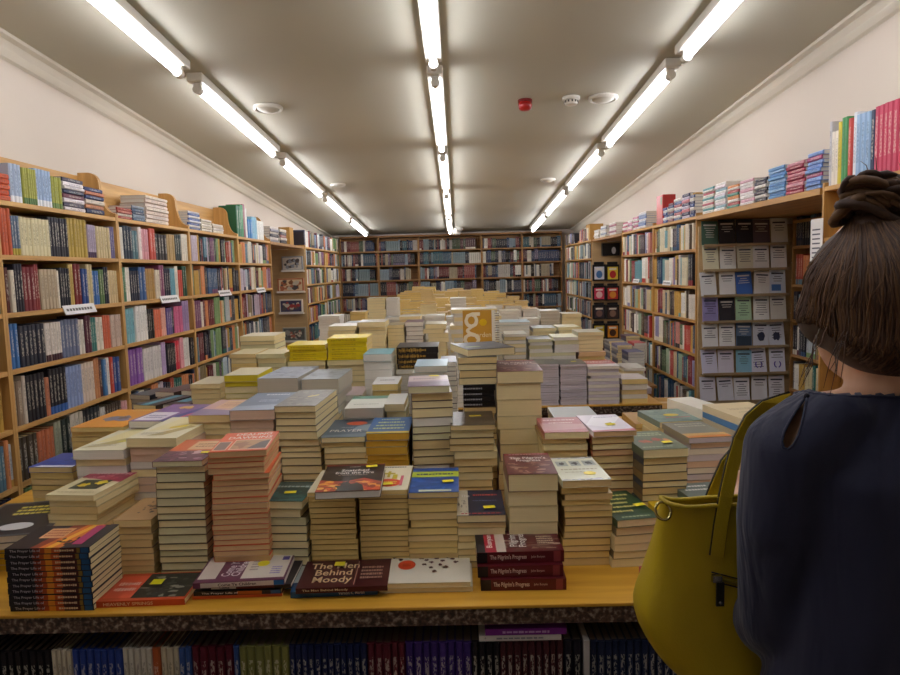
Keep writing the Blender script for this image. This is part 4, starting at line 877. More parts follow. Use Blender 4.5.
stack(639, 686, 449, 1.76, 'fruit-topped tan pile', d=.2, th=.0195, cov='#4a5a48', pg=['cream', 'tan'], covs=['#2f3a4a', '#8a7040', '#6a5a40'], rot=.09, jit=.006, topcov='#5a6a50', toplabel='green paperback with red and yellow pictures in the right second row', items=[('l', .5, .8, .8, .2, 2, '#a8b48c'), ('b', .3, .42, .18, .1, '#b8543a', 3), ('b', .6, .5, .14, .1, '#a84030', 6), ('b', .8, .46, .12, .09, '#c87a40', 8), ('l', .4, .12, .7, .1, 1, '#90a080'), ('s', .72, .3)])
stack(685, 730, 437, 1.99, 'grey-orange-topped pile', d=.2, th=.019, cov='#7a7a80', pg=['lilac', 'white', 'pink'], rot=.1, jit=.006, topcov='#7d7f74', toplabel='grey paperback fading to orange in front, right side of the table', items=[('r', 0, 0, 1, .12, '#d0823a'), ('r', 0, .12, 1, .26, '#c8a060'), ('l', .55, .78, .7, .26, 2, '#b8b8a8')])
stack(655, 700, 421, 2.23, 'cream pile under the teal cover', d=.19, th=.02, cov='#6a8a84', pg='cream', rot=.12, topcov='#6f8a84', simple=True, toplabel='teal paperback with a yellow sticker near the right end of the table', items=[('n', .03, .03, .97, .97, ['#7a968c', '#5f7a76', '#8fa89a'], 40, 3), ('l', .6, .3, .6, .1, 1, '#c85a58'), ('e', .55, .5, .18, .1, '#e0c42a')])
stack(735, 790, 418, 2.06, 'large cream pile by the woman', d=.24, th=.022, cov='#c9b898', pg='cream', covs=['#5a8ab8', '#c9b898'], rot=.16, topcov='#e2cfa8', simple=True, toplabel='large cream-covered book on the pile beside the woman', items=[('l', .5, .6, .6, .12, 2, '#b8a078'), ('l', .5, .4, .5, .06, 1, '#b8a078'), ('e', .8, .2, .12, .08, '#e0c030')])
stack(693, 722, 409, 2.32, 'white thick pile behind the teal cover', d=.22, th=.045, cov='#e2ded0', pg='white', rot=.25, simple=True, topcov='#e6e2d6', noun='thick white book', toplabel='thick white book between the teal cover and the large cream pile')
# ---- third and later rows of the near table
sm = dict(simple=True)
stack(138, 166, 405, 2.52, 'dark pile with turquoise stripe, left', d=.2, th=.018, cov='#2a2522', pg='cream', spine='R', rot=-.32, topcov='#2e2623', items=[('r', .3, 0, .6, 1, '#3f9ab0')], toplabel='dark book with turquoise stripe, left of its pair', **sm)
stack(168, 194, 405, 2.52, 'dark pile with turquoise stripe, right', d=.2, th=.018, cov='#2c2624', pg='white', spine='R', rot=-.32, topcov='#3a2a26', items=[('r', .12, .3, .6, 1, '#4aa0b4')], toplabel='dark book with turquoise stripe, right of its pair', **sm)
stack(160, 183, 392, 2.82, 'brown and black pile behind the turquoise stripes, left', d=.2, th=.02, cov='#2a2624', pg='white', spine='R', rot=-.32, topcov='#4a3530', **sm)
stack(186, 208, 391, 2.82, 'brown and black pile behind the turquoise stripes, right', d=.2, th=.02, cov='#241f1f', pg='white', spine='R', rot=-.32, topcov='#6a4638', **sm)
stack(133, 158, 395, 2.85, 'low black pile by the left bookcase', d=.18, th=.02, cov='#26262a', pg='grey', spine='R', rot=-.3, topcov='#33343a', **sm)
stack(224, 258, 375, 2.35, 'cream pile with yellow spines below', d=.19, th=.021, cov='#d8c83a', pg=['#e0cc3a', '#e0cc3a', '#e0cc3a', 'cream', 'cream'], jit=.006, topcov='#d8cfae', **sm)
stack(229, 255, 354, 2.60, 'left tan pile of the cream block', d=.19, th=.018, cov='#c0a870', pg=['tan', 'kraft', 'cream'], topcov='#cdbd90', **sm)
c = stack(256, 284, 354, 2.60, 'right cream pile of the cream block', d=.19, th=.018, cov='#c0b080', pg=['cream', 'green'], topcov='#d0c49a', **sm)
stack(240, 275, 336, 2.83, 'cream tower behind the cream block', d=.18, th=.02, cov='#b8a878', pg=['cream', 'cream', 'green'], covs=['#b8a878', '#3a3a40'], topcov='#d8cfb0', jit=.008, **sm)
stack(259, 300, 378, 2.20, 'thick grey pile under glossy silver cover, left', yb=366, th=.05, cov='#8a8f94', pg='grey', rot=-.06, topcov='#8f98a8', simple=True, noun='thick book', toplabel='glossy silver thick book, left of its pair', items=[('n', .03, .03, .97, .97, ['#7a8498', '#a0a8b4', '#68707e'], 40, 2)])
stack(302, 340, 379, 2.20, 'thick grey pile under glossy silver cover, right', yb=369, th=.05, cov='#4a5a58', pg='grey', rot=-.04, topcov='#8a929c', simple=True, noun='thick book', toplabel='glossy silver thick book, right of its pair', items=[('n', .03, .03, .97, .97, ['#747e88', '#9aa2a8', '#5f6a70'], 40, 3)])
def spineout(x0, x1, yt, yb_, Y, nm, th, cov, ink, lower, d=.17, seed=0, basecov='#c0b080'):
    a = stack(x0, x1, yb_, Y, f'cream pile under the {nm}', d=d, th=.022, cov=basecov, pg=lower, simple=True)
    stack(x0, x1, yt, Y, nm, d=d, th=th, cov=cov, pg='cream', spine='F', zb=a[0].z, simple=True, jit=.006, allind=True)
    for i, o in enumerate([o for o in COL.objects if o.get('group') == f'books in the {nm}']):
        w = max(v.co.x for v in o.data.vertices); t = max(v.co.z for v in o.data.vertices)
        m = MB(); scrib(m, (-w*.2, -max(v.co.y for v in o.data.vertices)-.0004, t/2), (1, 0, 0), (0, 0, 1), w*1.3, t*.55, cover_mat(ink), 1, i+seed); m.build('spine_lettering', o)
        if 'ornate' in nm:
            g = MB(); rr = random.Random(i); d_ = -max(v.co.y for v in o.data.vertices)
            for q in range(30):
                x = -w+2*w*(.05+.55*q/30); g.box(x, x+w*.022, d_-.0009, d_-.0003, t*rr.uniform(.1, .35), t*rr.uniform(.6, .92), cover_mat(rr.choice(['#a8843a', '#7a5a24', '#c9a450'])))
            g.build('spine_design', o)
spineout(287, 325, 345, 361, 2.62, 'bright yellow spine-out pile, left', .017, '#ecd01c', '#c8a818', 'cream')
spineout(327, 367, 338, 360, 2.62, 'bright yellow spine-out pile, right', .017, '#ecd01c', '#c8a818', 'cream')
spineout(396, 438, 347, 369, 2.50, 'ornate gold and black spine-out pile', .019, '#231a14', '#b08a3a', 'white')
stack(363, 391, 354, 2.42, 'white pile under the turquoise cover', d=.18, th=.032, cov='#d8d4cc', pg='white', topcov='#6fa8b0', jit=.008, toplabel='turquoise-topped book on the white pile beside the ornate spines', **sm)
stack(344, 383, 408, 2.03, 'pale pile under the white cover with green edge', d=.2, th=.026, cov='#cfd0c4', pg=['grey', 'white'], topcov='#dcdcd2', toplabel='white paperback with green strip behind the slate cover', items=[('r', 0, .75, 1, 1, '#6a9a8a'), ('l', .5, .3, .7, .08, 1, '#9a9a90')], **sm)
stack(372, 398, 384, 2.27, 'tan pile under a small white cover', d=.17, th=.02, cov='#a88a58', pg='kraft', topcov='#e0dcd8', items=[('l', .5, .5, .6, .2, 1, '#8a7a78')], toplabel='small white paperback on a tan pile left of the mauve tower', **sm)
stack(384, 404, 404, 2.06, 'grey pile tucked left of the mauve tower', d=.18, th=.025, cov='#b8b098', pg=['green', 'cream'], topcov='#d4d4cc', **sm)
stack(338, 362, 395, 2.32, 'pinkish pile behind the white cover', d=.18, th=.022, cov='#b8a0a0', pg='white', topcov='#c8b4b8', **sm)
stack(414, 447, 366, 2.22, 'pale blue-topped pile behind the mauve tower', d=.18, th=.024, cov='#9ab0c0', pg='white', topcov='#a8c0cc', jit=.01, **sm)
stack(440, 456, 362, 2.46, 'slim black and white pile behind the mauve tower', d=.18, th=.02, cov='#2a2a30', pg='white', topcov='#3a3c44', **sm)
stack(318, 334, 420, 2.06, 'grey pile between the warped cover and slate cover', d=.15, th=.02, cov='#6a6a60', pg='cream', topcov='#8a8a80', **sm)
stack(190, 220, 384, 2.55, 'cream pile beyond the pink and peach cover', d=.2, th=.022, cov='#c8b890', pg='cream', topcov='#cfc6a8', **sm)
stack(288, 330, 366, 2.84, 'low cream pile behind the yellow spines', d=.18, th=.022, cov='#c0b48a', pg='white', topcov='#d8d0b4', **sm)
stack(555, 600, 418, 2.10, 'low pile behind the red cover', d=.18, th=.02, cov='#9a8050', pg='tan', topcov='#8a8a80', **sm)
stack(636, 655, 424, 2.36, 'low tan pile between the white and teal covers', d=.2, th=.02, cov='#a8804a', pg='kraft', topcov='#b08850', **sm)
stack(500, 540, 385, 2.30, 'low white pile behind the tallest tower', d=.18, th=.022, cov='#c8c0b0', pg='white', topcov='#d0ccc0', **sm)

# ---- flat books at the front edge
def spine_text(o, w, d, t, s, u, fw, col, strip=None, ysub=.0005):
    if strip:
        m = MB()
        for a, b, c in strip: m.box((a-.5)*w, (b-.5)*w, -d/2-.0002, -d/2+.0002, .0012, t-.0014, cover_mat(c))
        m.build('spine_design', o)
    m = MB(); add_text(m, s, ((u-.5)*w, -d/2-ysub, t/2), (1, 0, 0), (0, 0, 1), fw*w, t*.5, cover_mat(col), .02); m.build('spine_lettering', o)
def flat(px0, px1, pyb, Y, d, t, rot, spine, cov, pg, label, items, zb=TZ, group=None):
    a, b = atZ(px0, pyb, zb), atZ(px1, pyb, zb); w = b.x-a.x; c = Vector(((a.x+b.x)/2, a.y, zb)) + Matrix.Rotation(rot, 3, 'Z') @ Vector((0, d/2, .0002))
    return lying(c, rot, w, d, t, spine, cov, pg, label, group, items), w
o, w = flat(97, 183, 607.5, 0, .135, .014, .03, 'F', '#c04a24', 'cream', 'orange paperback with dark photo and sticker lying at the front table edge', [('r', .04, .1, .36, .9, '#d8583a'), ('l', .2, .5, .26, .4, 2, '#e8b0a0'), ('r', .36, .08, .98, .96, '#2f2f28'), ('n', .38, .1, .96, .92, ['#3a3c34', '#22241f', '#4a4c44', '#8a8878'], 50, 3), ('q', [(.44, .55), (.58, .55), (.58, .75), (.44, .75)], '#dcd820')])
spine_text(o, w, .135, .014, 'HEAVENLY SPRINGS', .36, .56, '#e0b890')
o, w = flat(193, 281, 599, 0, .135, .007, .04, 'F', '#c8552a', 'cream', 'thin orange book at the bottom of the pile left of centre', None)
o, w = flat(194, 280, 596, 0, .135, .010, .02, 'F', '#1c1820', 'cream', 'black sunset-spined book under the mauve cover left of centre', None, zb=TZ+.0075)
spine_text(o, w, .135, .010, 'The Prayer Life of', .3, .42, '#d0c8c4', [(.5, .78, '#a8541c'), (.88, .99, '#24507a')])
o, w = flat(208, 290, 590, 0, .135, .009, .01, 'F', '#2a2228', 'white', 'dark book with white spine panel in the pile left of centre', None, zb=TZ+.018)
spine_text(o, w, .135, .009, 'Come', .2, .12, '#3a3a40', [(.04, .34, '#d0ccc4'), (.34, .8, '#6a2a2c')])
o, w = flat(194, 283, 588, 0, .14, .013, .06, 'F', '#6a3a52', 'white', 'mauve and cream paperback with yellow dot topping the pile left of centre', [('r', .02, .12, .22, .96, '#d8ccc0'), ('t', 'Come Ye', .33, .5, .62, .1, '#e8dce0', 1.45), ('t', 'Children', .44, .5, .62, .1, '#e8dce0', 1.45), ('r', .5, .08, .98, .96, '#dcd4c6'), ('l', .6, .6, .1, .5, 5, '#a89a98'), ('e', .68, .62, .07, .11, '#ece030'), ('r', .88, .72, .96, .86, '#4a3a8a'), ('l', .86, .35, .12, .3, 4, '#9a8ac0')], zb=TZ+.0275)
spine_text(o, w, .14, .013, 'Come Ye Children', .48, .42, '#4a3a44', [(.08, .88, '#cfc4bc'), (.88, .99, '#2a68a8')])
o, w = flat(262, 303, 590, 0, .12, .014, .08, 'F', '#c9d4d4', 'white', 'pale blue-spined white book leaning out beside the mauve cover', [('l', .5, .6, .6, .4, 3, '#8aa0b0')], zb=TZ+.0005)
spine_text(o, w, .12, .014, 'Life', .3, .2, '#4a5a68', [(.6, .98, '#2f6ab0')])
o, w = flat(291, 377, 597.5, 0, .135, .014, .05, 'F', '#23527f', 'white', 'blue-spined book under the maroon cover at the front edge', None)
spine_text(o, w, .135, .014, 'Vernon K. Martin', .7, .3, '#d0d4dc')
o, w = flat(296, 387, 593.5, 0, .14, .012, .03, 'F', '#4a1a20', 'cream', 'maroon paperback with large cream script at the front table edge', [('t', 'The Men\nBehind\nMoody', .36, .5, .56, .78, '#e0c79a'), ('l', .8, .5, .26, .5, 4, '#b08a78'), ('q', [(.34, .78), (.46, .78), (.46, .94), (.34, .94)], '#ece030'), ('r', .62, .06, .63, .94, '#a87868')], zb=TZ+.0145)
spine_text(o, w, .14, .012, 'The Men Behind Moody', .32, .5, '#d8bf98')
for i in range(2):
    o, w = flat(379-i*1, 473-i*2, 593.5-i*4.5, 0, .15, .0115, 0, 'B', '#d0c8b4', 'cream', ['lower cream-edged booklet under the red-dot cover', 'white paperback with a red dot and dark petals at the front edge'][i], [[], [('r', 0, 0, 1, 1, '#dcd6c6'), ('e', .28, .62, .1, .17, '#dc4a28'), ('l', .28, .62, .1, .12, 2, '#a83018')] + [('b', u, v, .035, .05, '#4a1f1c', k) for k, (u, v) in enumerate(((.44, .86), (.5, .78), (.56, .7), (.48, .62), (.62, .84), (.68, .74), (.74, .88), (.8, .8), (.66, .6), (.56, .5), (.84, .68), (.9, .9), (.12, .88), (.2, .8), (.6, .36), (.72, .5)))]][i], zb=TZ+.0118*i)
BX = [('n', .22, .02, .98, .98, ['#6a4038', '#8a6a5a', '#5a2c2c', '#a88a78'], 60, 5), ('r', 0, 0, .1, 1, '#1e161a'), ('r', .1, 0, .23, 1, '#a81e34'), ('t', 'Bunyan', .165, .5, .6, .09, WH, PI/2), ('r', .23, .0, .34, .97, '#cdbcac'), ('t', "Pilgrim's\nProgress", .5, .55, .7, .22, '#efe4dc', PI/2), ('l', .82, .5, .2, .4, 4, '#c8b09a')]
for i in range(3):
    t = .0265; px = [(481, 567), (478, 564), (477, 565)][i]
    o, w = flat(px[0], px[1], [591, 577.5, 563.5][i]+.5, 0, .125, t-.0006, [-.015, 0, .015][i], 'F', '#5f1a22', 'cream', ['bottom thick maroon spine-out book of three on the front table edge', 'middle thick maroon spine-out book of three on the front table edge', 'top thick maroon book with a red strip on the front table edge'][i], BX if i == 2 else None, zb=TZ+t*i, group='maroon spine-out books on the front edge')
    spine_text(o, w, .125, t, "The Pilgrim's Progress", .36, .42, '#d8c0b8', [(0, .12, '#1c151a'), (.88, .96, '#8a3a40')])
    m = MB(); add_text(m, 'John Bunyan', (w*.2, -.125/2-.0005, t/2), (1, 0, 0), (0, 0, 1), w*.16, t*.25, cover_mat('#c8a8a0')); m.build('author_lettering', o)

# ---- books standing under the near table
US = [('#3a2438', 5), ('#4a2a44', 4), ('#2f2f4a', 3), ('#8a4a6a', 2), ('#5a7fa0', 2), ('#2a2024', 3), ('#1c181c', 10), ('#cfc4ae', 4), ('#2a3f88', 7), ('#cdc6b8', 5), ('#b05a30', 1), ('#cabfa4', 3), ('#34508c', 2), ('#5a1a2a', 5), ('#34508c', 1), ('#7a7a42', 6), ('#1f274f', 12), ('#5c1f2c', 5), ('#3f2a70', 8), ('#201c22', 4), ('#4a2228', 9), ('#1c1a24', 2)]
xa, xb = -1.37, .244
WU = 'under the near table'
lst = fill_runs(US, xa, xb, 0, .2205, random.Random(3), dep=.14)
lst = [(x, t, .2195-((i*37) % 5)*.0006, d, c, b, sb*.6) for i, (x, t, h, d, c, b, sb) in enumerate(lst)]
place_books(lst, (Vector((0, 1.387, 0)), 0), .4955, 'under the near table, left of divider', 'books on the shelf under the near table', pm='shaded')
lst = fill_runs([('#232c48', 16), ('#3a3040', 10), ('#2a3858', 12)], .262, .95, 0, .2205, random.Random(4), dep=.14)
lst = [(x, t, .213, d, c, '#1a2038', sb+.003) for i, (x, t, h, d, c, b, sb) in enumerate(lst)]
place_books(lst, (Vector((0, 1.387, 0)), 0), .4955, 'under the near table, right of divider', 'books on the shelf under the near table', pm='shaded')
for i, (a, b, y, c, lab, tx, th) in enumerate(((484, 566, 635.5, '#cfcac4', 'white-spined book lying across the upright books under the near table', 'Titus', .012), (490, 571, 628.5, '#7a2a88', 'purple-spined book lying on the white one under the near table', 'THE MAKING OF A DISCIPLE', .014))):
    pa, pb = atZ(a, y, .7165+.0125*i), atZ(b, y, .7165+.0125*i)
    zb_ = .7165+.0125*i
    o = lying(Vector(((pa.x+pb.x)/2-.012, 1.391+.065, zb_)), 0, (pb.x-pa.x)*.99, .13, th, 'F', c, 'white', lab, None)
    if i == 0: spine_text(o, pb.x-pa.x, .13, th, '*', .08, .02, '#3a3a44')
    m = MB(); scrib(m, (0, -.0656, th/2), (1, 0, 0), (0, 0, 1), (pb.x-pa.x)*.6, th*.6, cover_mat('#c8a0d0' if i else '#8a8690'), 1, i); m.build('spine_lettering', o)

# ---- second table: front piles one by one
T2G = dict(simple=True)
stack(537, 559, 364, 3.47, 'slim white pile at the left front of the second table', d=.2, th=.0135, cov='#4a4650', pg='lilac', covs=['#c8c4cc', '#3a3840', '#c0bcc4'], topcov='#5a5a54', **T2G)
stack(560, 587, 364, 3.47, 'white pile second along the front of the second table', d=.2, th=.0135, cov='#4a4650', pg='lilac', covs=['#c8c4cc', '#c8c4cc', '#3a3840'], topcov='#57544e', items=[('l', .5, .85, .8, .1, 1, '#d8d8d0'), ('s', .6, .4)], **T2G)
stack(588, 620, 366, 3.47, 'red-and-white-topped pile on the second table', d=.22, th=.0165, cov='#b8b0b4', pg=['lilac', 'white'], jit=.01, topcov='#d8d0d0', items=[('r', 0, .4, 1, 1, '#b83a44'), ('l', .5, .72, .9, .36, 2, '#ece4e4')], **T2G)
stack(622, 648, 379, 3.47, 'mixed tan pile at the second table corner', d=.19, th=.024, cov='#6a4a38', pg=['kraft', 'white', 'tan', 'white'], jit=.012, topcov='#cfc4c0', **T2G)
stack(640, 652, 388, 3.72, 'white pile at the right end of the second table', d=.2, th=.018, cov='#c8c4c8', pg='lilac', **T2G)
stack(625, 646, 368, 3.72, 'grey pile behind the right front corner of the second table', d=.2, th=.02, cov='#8a8478', pg=['white', 'cream'], jit=.012, topcov='#b8b4ac', **T2G)
stack(505, 527, 334, 3.75, 'pale cream tower right of the square ornate cover', d=.2, th=.02, cov='#b8b8a8', pg=['white', 'cream'], covs=['#b8b8a8', '#4a4a48'], topcov='#cfcdbf', jit=.008, **T2G)
stack(528, 552, 339, 3.75, 'pale tower second right of the square ornate cover', d=.2, th=.02, cov='#b8b8a8', pg=['white', 'green'], topcov='#4a4c4c', jit=.009, **T2G)
stack(553, 578, 337, 3.75, 'pale tower third right of the square ornate cover', d=.2, th=.02, cov='#b8b8a8', pg=['white', 'white', 'green'], topcov='#d0cca8', jit=.009, **T2G)
c = stack(579, 606, 352, 3.75, 'peach pile under the cream tower', d=.2, th=.02, cov='#d89a70', pg=['kraft', 'orange'], topcov='#e0b898', jit=.008, **T2G)
stack(578, 604, 332, 3.77, 'cream tower above the peach pile', d=.2, th=.02, cov='#c8b888', pg='cream', zb=c[0].z, topcov='#b8b49c', jit=.006, **T2G)
stack(497, 530, 322, 4.05, 'white and pale blue tower on the second table', d=.22, th=.022, cov='#a8bcc8', pg='white', covs=['#b0c4d0', '#d8d8d4'], topcov='#b8ccd4', jit=.01, **T2G)
stack(533, 556, 328, 4.05, 'grey-topped pile on the second table', d=.2, th=.022, cov='#8a8a80', pg='cream', topcov='#6a6c60', **T2G)
stack(558, 580, 327, 4.05, 'cream-topped pile on the second table', d=.2, th=.022, cov='#a8a080', pg='cream', topcov='#cfc8a0', **T2G)
# ornate square spiral-bound book stood upright
c = stack(454, 497, 352, 3.47, 'white pile carrying the square ornate cover', d=.19, th=.022, cov='#b8b4a8', pg='white', **T2G)
pa, pb = atY(463.5, 350.5, 3.50), atY(491.5, 310, 3.50)
gz = c[0].z
o = empty('spiral_bound_book', ((pa.x+pb.x)/2, 3.50, gz+.0006), 'gold square book with a big ornate letter standing upright mid-room', 'book', (-.06, 0, 0))
w, h = pb.x-pa.x, pb.z-gz
m = MB(); m.box(-w/2, w/2, 0, .014, 0, h, cover_mat('#c8973a')); m.box(w/2+.0, w/2+.02, .001, .013, .002, h-.002, PG['white']); m.build('cover', o)
m = MB(); add_text(m, 'g', (-w*.2, -.0008, h*.53), (1, 0, 0), (0, 0, 1), w*.6, h*.84, cover_mat('#efe6d0'), 0); add_text(m, 'arden', (w*.22, -.0012, h*.40), (1, 0, 0), (0, 0, 1), w*.5, h*.12, cover_mat('#f0e2bc'), 0); m.build('title', o)
m = MB(); m.prism([Vector((w*.2+.02*math.cos(k*PI/5), -.0012, h*.7+.018*math.sin(k*PI/5))) for k in range(10)][::-1], (0, .0006, 0), cover_mat('#e6c020')); m.box(-w*.5, -w*.1, -.0008, -.0002, 0, h*.07, cover_mat('#7a2418')); m.build('cover_artwork', o)
m = MB()
for k in range(17):
    z = h*(k+.5)/17; m.tube([(w/2+.026+.012*math.cos(a*PI/5), .007+.012*math.sin(a*PI/5), z) for a in range(10)], .0016, STEEL, 5, closed=True)
m.build('spiral_binding', o)
stack(451, 497, 309, 3.70, 'tall white-edged stack right behind the square ornate cover', d=.2, th=.02, cov='#d0ccc0', pg=['white', 'cream'], jit=.012, topcov='#dcd6c8', **T2G)
stack(328, 356, 326, 3.5, 'cream tower at the left front of the second table', d=.2, th=.022, cov='#b0a478', pg='cream', jit=.008, topcov='#d8d0c4', **T2G)
stack(357, 385, 322, 3.52, 'cream tower second along the left of the second table', d=.2, th=.022, cov='#b8a878', pg='cream', topcov='#d8d4cc', jit=.006, **T2G)
stack(387, 404, 325, 3.60, 'slim cream pile left of the striped mauve pile', d=.2, th=.022, cov='#b0a078', pg='cream', **T2G)
stack(405, 423, 322, 3.60, 'striped mauve and white pile on the second table', d=.19, th=.022, cov='#7a5a60', pg='white', covs=['#7a5a60', '#5a4048'], **T2G)
stack(425, 446, 324, 3.60, 'cream pile left of the square ornate cover', d=.2, th=.022, cov='#b8ac88', pg='cream', jit=.012, **T2G)
stack(290, 322, 348, 3.50, 'low grey pile at the left end of the second table', d=.2, th=.02, cov='#a8a498', pg='grey', **T2G)
stack(262, 286, 352, 3.55, 'low white pile far left on the second table', d=.2, th=.02, cov='#b8b4ac', pg='white', **T2G)
# square white pile and heap on the rest of the second and far tables
heap = HEAP
def hs(x0, x1, y, Y, **k): stack(x0, x1, y, Y, 'heap', mb=heap, simple=True, **k)
hs(367, 385, 298, 5.6, th=.022, cov='#b8ac88', pg='cream'); hs(386, 398, 298, 5.6, th=.02, cov='#d0ccc4', pg='white')
hs(450, 466, 298, 5.6, th=.022, cov='#d0ccc0', pg='white')
hr = random.Random(21)
for (Y, py, xs, pgs) in ((4.35, 322, (318, 345, 372, 399, 425, 452, 480), ['cream', 'white', 'grey']), (4.75, 316, (385, 405, 425, 446, 500, 520, 540, 562), ['white', 'cream', 'grey', 'white']), (5.6, 310, (402, 420, 468, 486, 505, 522, 536), ['kraft', 'cream', 'tan', 'white']),
                        (6.0, 311, (350, 400, 416, 432, 448, 466, 484, 500, 516, 530), ['kraft', 'cream', 'tan']), (6.4, 305, (402, 417, 431, 445, 460, 474, 489, 503, 516, 528), ['kraft', 'tan', 'kraft']),
                        (6.85, 299, (396, 409, 422, 435, 449, 463, 476, 490, 503, 515), ['kraft', 'tan', 'kraft']), (7.3, 294, (397, 408, 420, 432, 445, 458, 471, 484, 496, 507), ['kraft', 'tan', 'kraft']), (7.75, 290, (400, 412, 423, 435, 447, 459, 471, 483, 494), ['kraft', 'tan', 'kraft']), (8.2, 289, (404, 416, 428, 440, 452, 464, 476, 488), ['kraft', 'tan'])):
    wpx = .135*690/Y
    for k, x in enumerate(xs):
        jy = hr.uniform(-6.5, 4.5)*5.5/Y
        if Y > 5.5: jy += {0: 4, len(xs)-1: 6, len(xs)-2: 2}.get(k, 0)
        hs(x, x+wpx, py+jy, Y, d=.19, th=.022, cov=hr.choice(['#b08a48', '#c0a060', '#9a7a40']) if pgs[0] == 'kraft' else hr.choice(['#c8c0a8', '#8a8a80', '#d0ccc0']), pg=hr.choice(pgs), jit=.008)

# narrow ledge table along the right bookcase
t = empty('side_table', (1.30, 5.0, 0), 'narrow low table along the right bookcases carrying loose piles', 'table')
m = MB(); m.box(-.14, .14, 0, 1.6, .60, .62, OAK); m.build('tabletop', t)
for y in (.02, 1.54):
    m = MB(); m.box(-.12, .12, y, y+.03, 0, .599, OAK_Z); m.build('end_panel', t)
for i, (a, b, y, Y, cv, pg, nm) in enumerate(((628, 644, 352, 5.05, '#4a4a70', 'white', 'grey-white pile at the near end of the side table'), (617, 632, 345, 5.35, '#6a6a90', 'cream', 'purple-topped pile mid side table'), (634, 646, 343, 5.4, '#b83a44', 'white', 'pile with a red cover on the side table'), (609, 624, 341, 5.75, '#8a847c', 'cream', 'loose grey pile on the side table'), (626, 640, 336, 5.8, '#5a4050', 'cream', 'plum-topped pile at the far end of the side table'))):
    stack(a, b, y, Y, nm, d=.2, th=.022, cov='#8a8680', pg=pg, zb=.62, topcov=cv, jit=.012, simple=True, covs=['#8a8680', '#c8c4bc', '#5a5a6a'])
carton((1.17, 3.6, 0), .22, .3, .74, 'tall tan cardboard carton standing at the right end of the second table')
tag(UPR.build('shelved_books'), 'rows of upright books in the farther bookcases and along the back wall', 'books', kind='stuff')
k_ = len(HEAP.v); HEAP.v += FLATS.v
for f, mi, uv in zip(FLATS.f, FLATS.mi, FLATS.uv): HEAP.face([k_+q for q in f], FLATS.mats[mi], uv)
tag(HEAP.build('book_heap'), 'piled books on the farther tables and on top of the bookcases', 'books', kind='stuff')
# ---------------------------------------------------------------- the woman
def ell(mb, c, r, m, n=14, k=9):
    b = len(mb.v)
    for i in range(k+1):
        a = PI*i/k
        for j in range(n):
            q = 2*PI*j/n; mb.v.append((c[0]+r[0]*math.sin(a)*math.cos(q), c[1]+r[1]*math.sin(a)*math.sin(q), c[2]+r[2]*math.cos(a)))
    for i in range(k):
        for j in range(n):
            mb.face([b+i*n+j, b+(i+1)*n+j, b+(i+1)*n+(j+1) % n, b+i*n+(j+1) % n], m)
def chain(mb, pts, m, steps=8):
    """pts: (x,y,z, rx,ry,rz) swept as overlapping ellipsoids"""
    for a, b in zip(pts, pts[1:]):
        for s in range(steps+1):
            t = s/steps; q = [u+(v-u)*t for u, v in zip(a, b)]; ell(mb, q[:3], q[3:], m)
def melt(mb, name, parent, m, voxel=.008, smooth=6):
    """fuse overlapping shapes to one continuous skin"""
    me = mb.mesh(name); ob = bpy.data.objects.new(name, me); COL.objects.link(ob)
    a = ob.modifiers.new('r', 'REMESH'); a.mode = 'VOXEL'; a.voxel_size = voxel
    b = ob.modifiers.new('s', 'SMOOTH'); b.factor = .5; b.iterations = smooth
    dg = bpy.context.evaluated_depsgraph_get(); new = bpy.data.meshes.new_from_object(ob.evaluated_get(dg)); new.name = name
    bpy.data.objects.remove(ob)
    new.materials.clear(); new.materials.append(m)
    new.polygons.foreach_set('use_smooth', [True]*len(new.polygons)); new.polygons.foreach_set('material_index', [0]*len(new.polygons))
    o = bpy.data.objects.new(name, new); COL.objects.link(o); o.parent = parent; return o
PX, PY = .535, .80
person = empty('person', (0, 0, 0), 'woman seen from behind, navy blouse, brown hair in a bun', 'person')
def skin_material():
    m, nt, b = new_mat('skin'); no = N(nt, 'ShaderNodeTexNoise', Scale=40.0, Detail=3.0)
    nt.links.new(mixcol(nt, no.outputs['Fac'], lin('#c79a7c'), lin('#d8ad90')), b.inputs['Base Color']); b.inputs['Roughness'].default_value = .55
    b.inputs['Subsurface Weight'].default_value = .08; b.inputs['Subsurface Radius'].default_value = (.01, .004, .002); return m
SKIN = skin_material()
HX, HY, HZ = .497, .815, 1.462
B = MB(); S = SKIN
chain(B, [(PX, PY, .88, .15, .10, .09), (PX, PY, 1.02, .12, .085, .08), (PX, PY+.005, 1.17, .135, .095, .08), (PX-.005, PY, 1.255, .14, .08, .06), (PX-.012, PY, 1.30, .09, .06, .05)], S)
chain(B, [(PX-.012, PY, 1.30, .06, .055, .05), (HX+.005, PY+.005, 1.36, .047, .05, .03), (HX, HY-.005, 1.42, .047, .05, .03)], S)
ell(B, (HX, HY, HZ), (.07, .088, .095), S, 24, 16); ell(B, (HX, HY+.035, HZ-.055), (.052, .055, .06), S, 20, 12)
ell(B, (HX, HY+.092, HZ-.022), (.010, .014, .018), S); ell(B, (HX, HY+.086, HZ-.075), (.024, .01, .01), S)
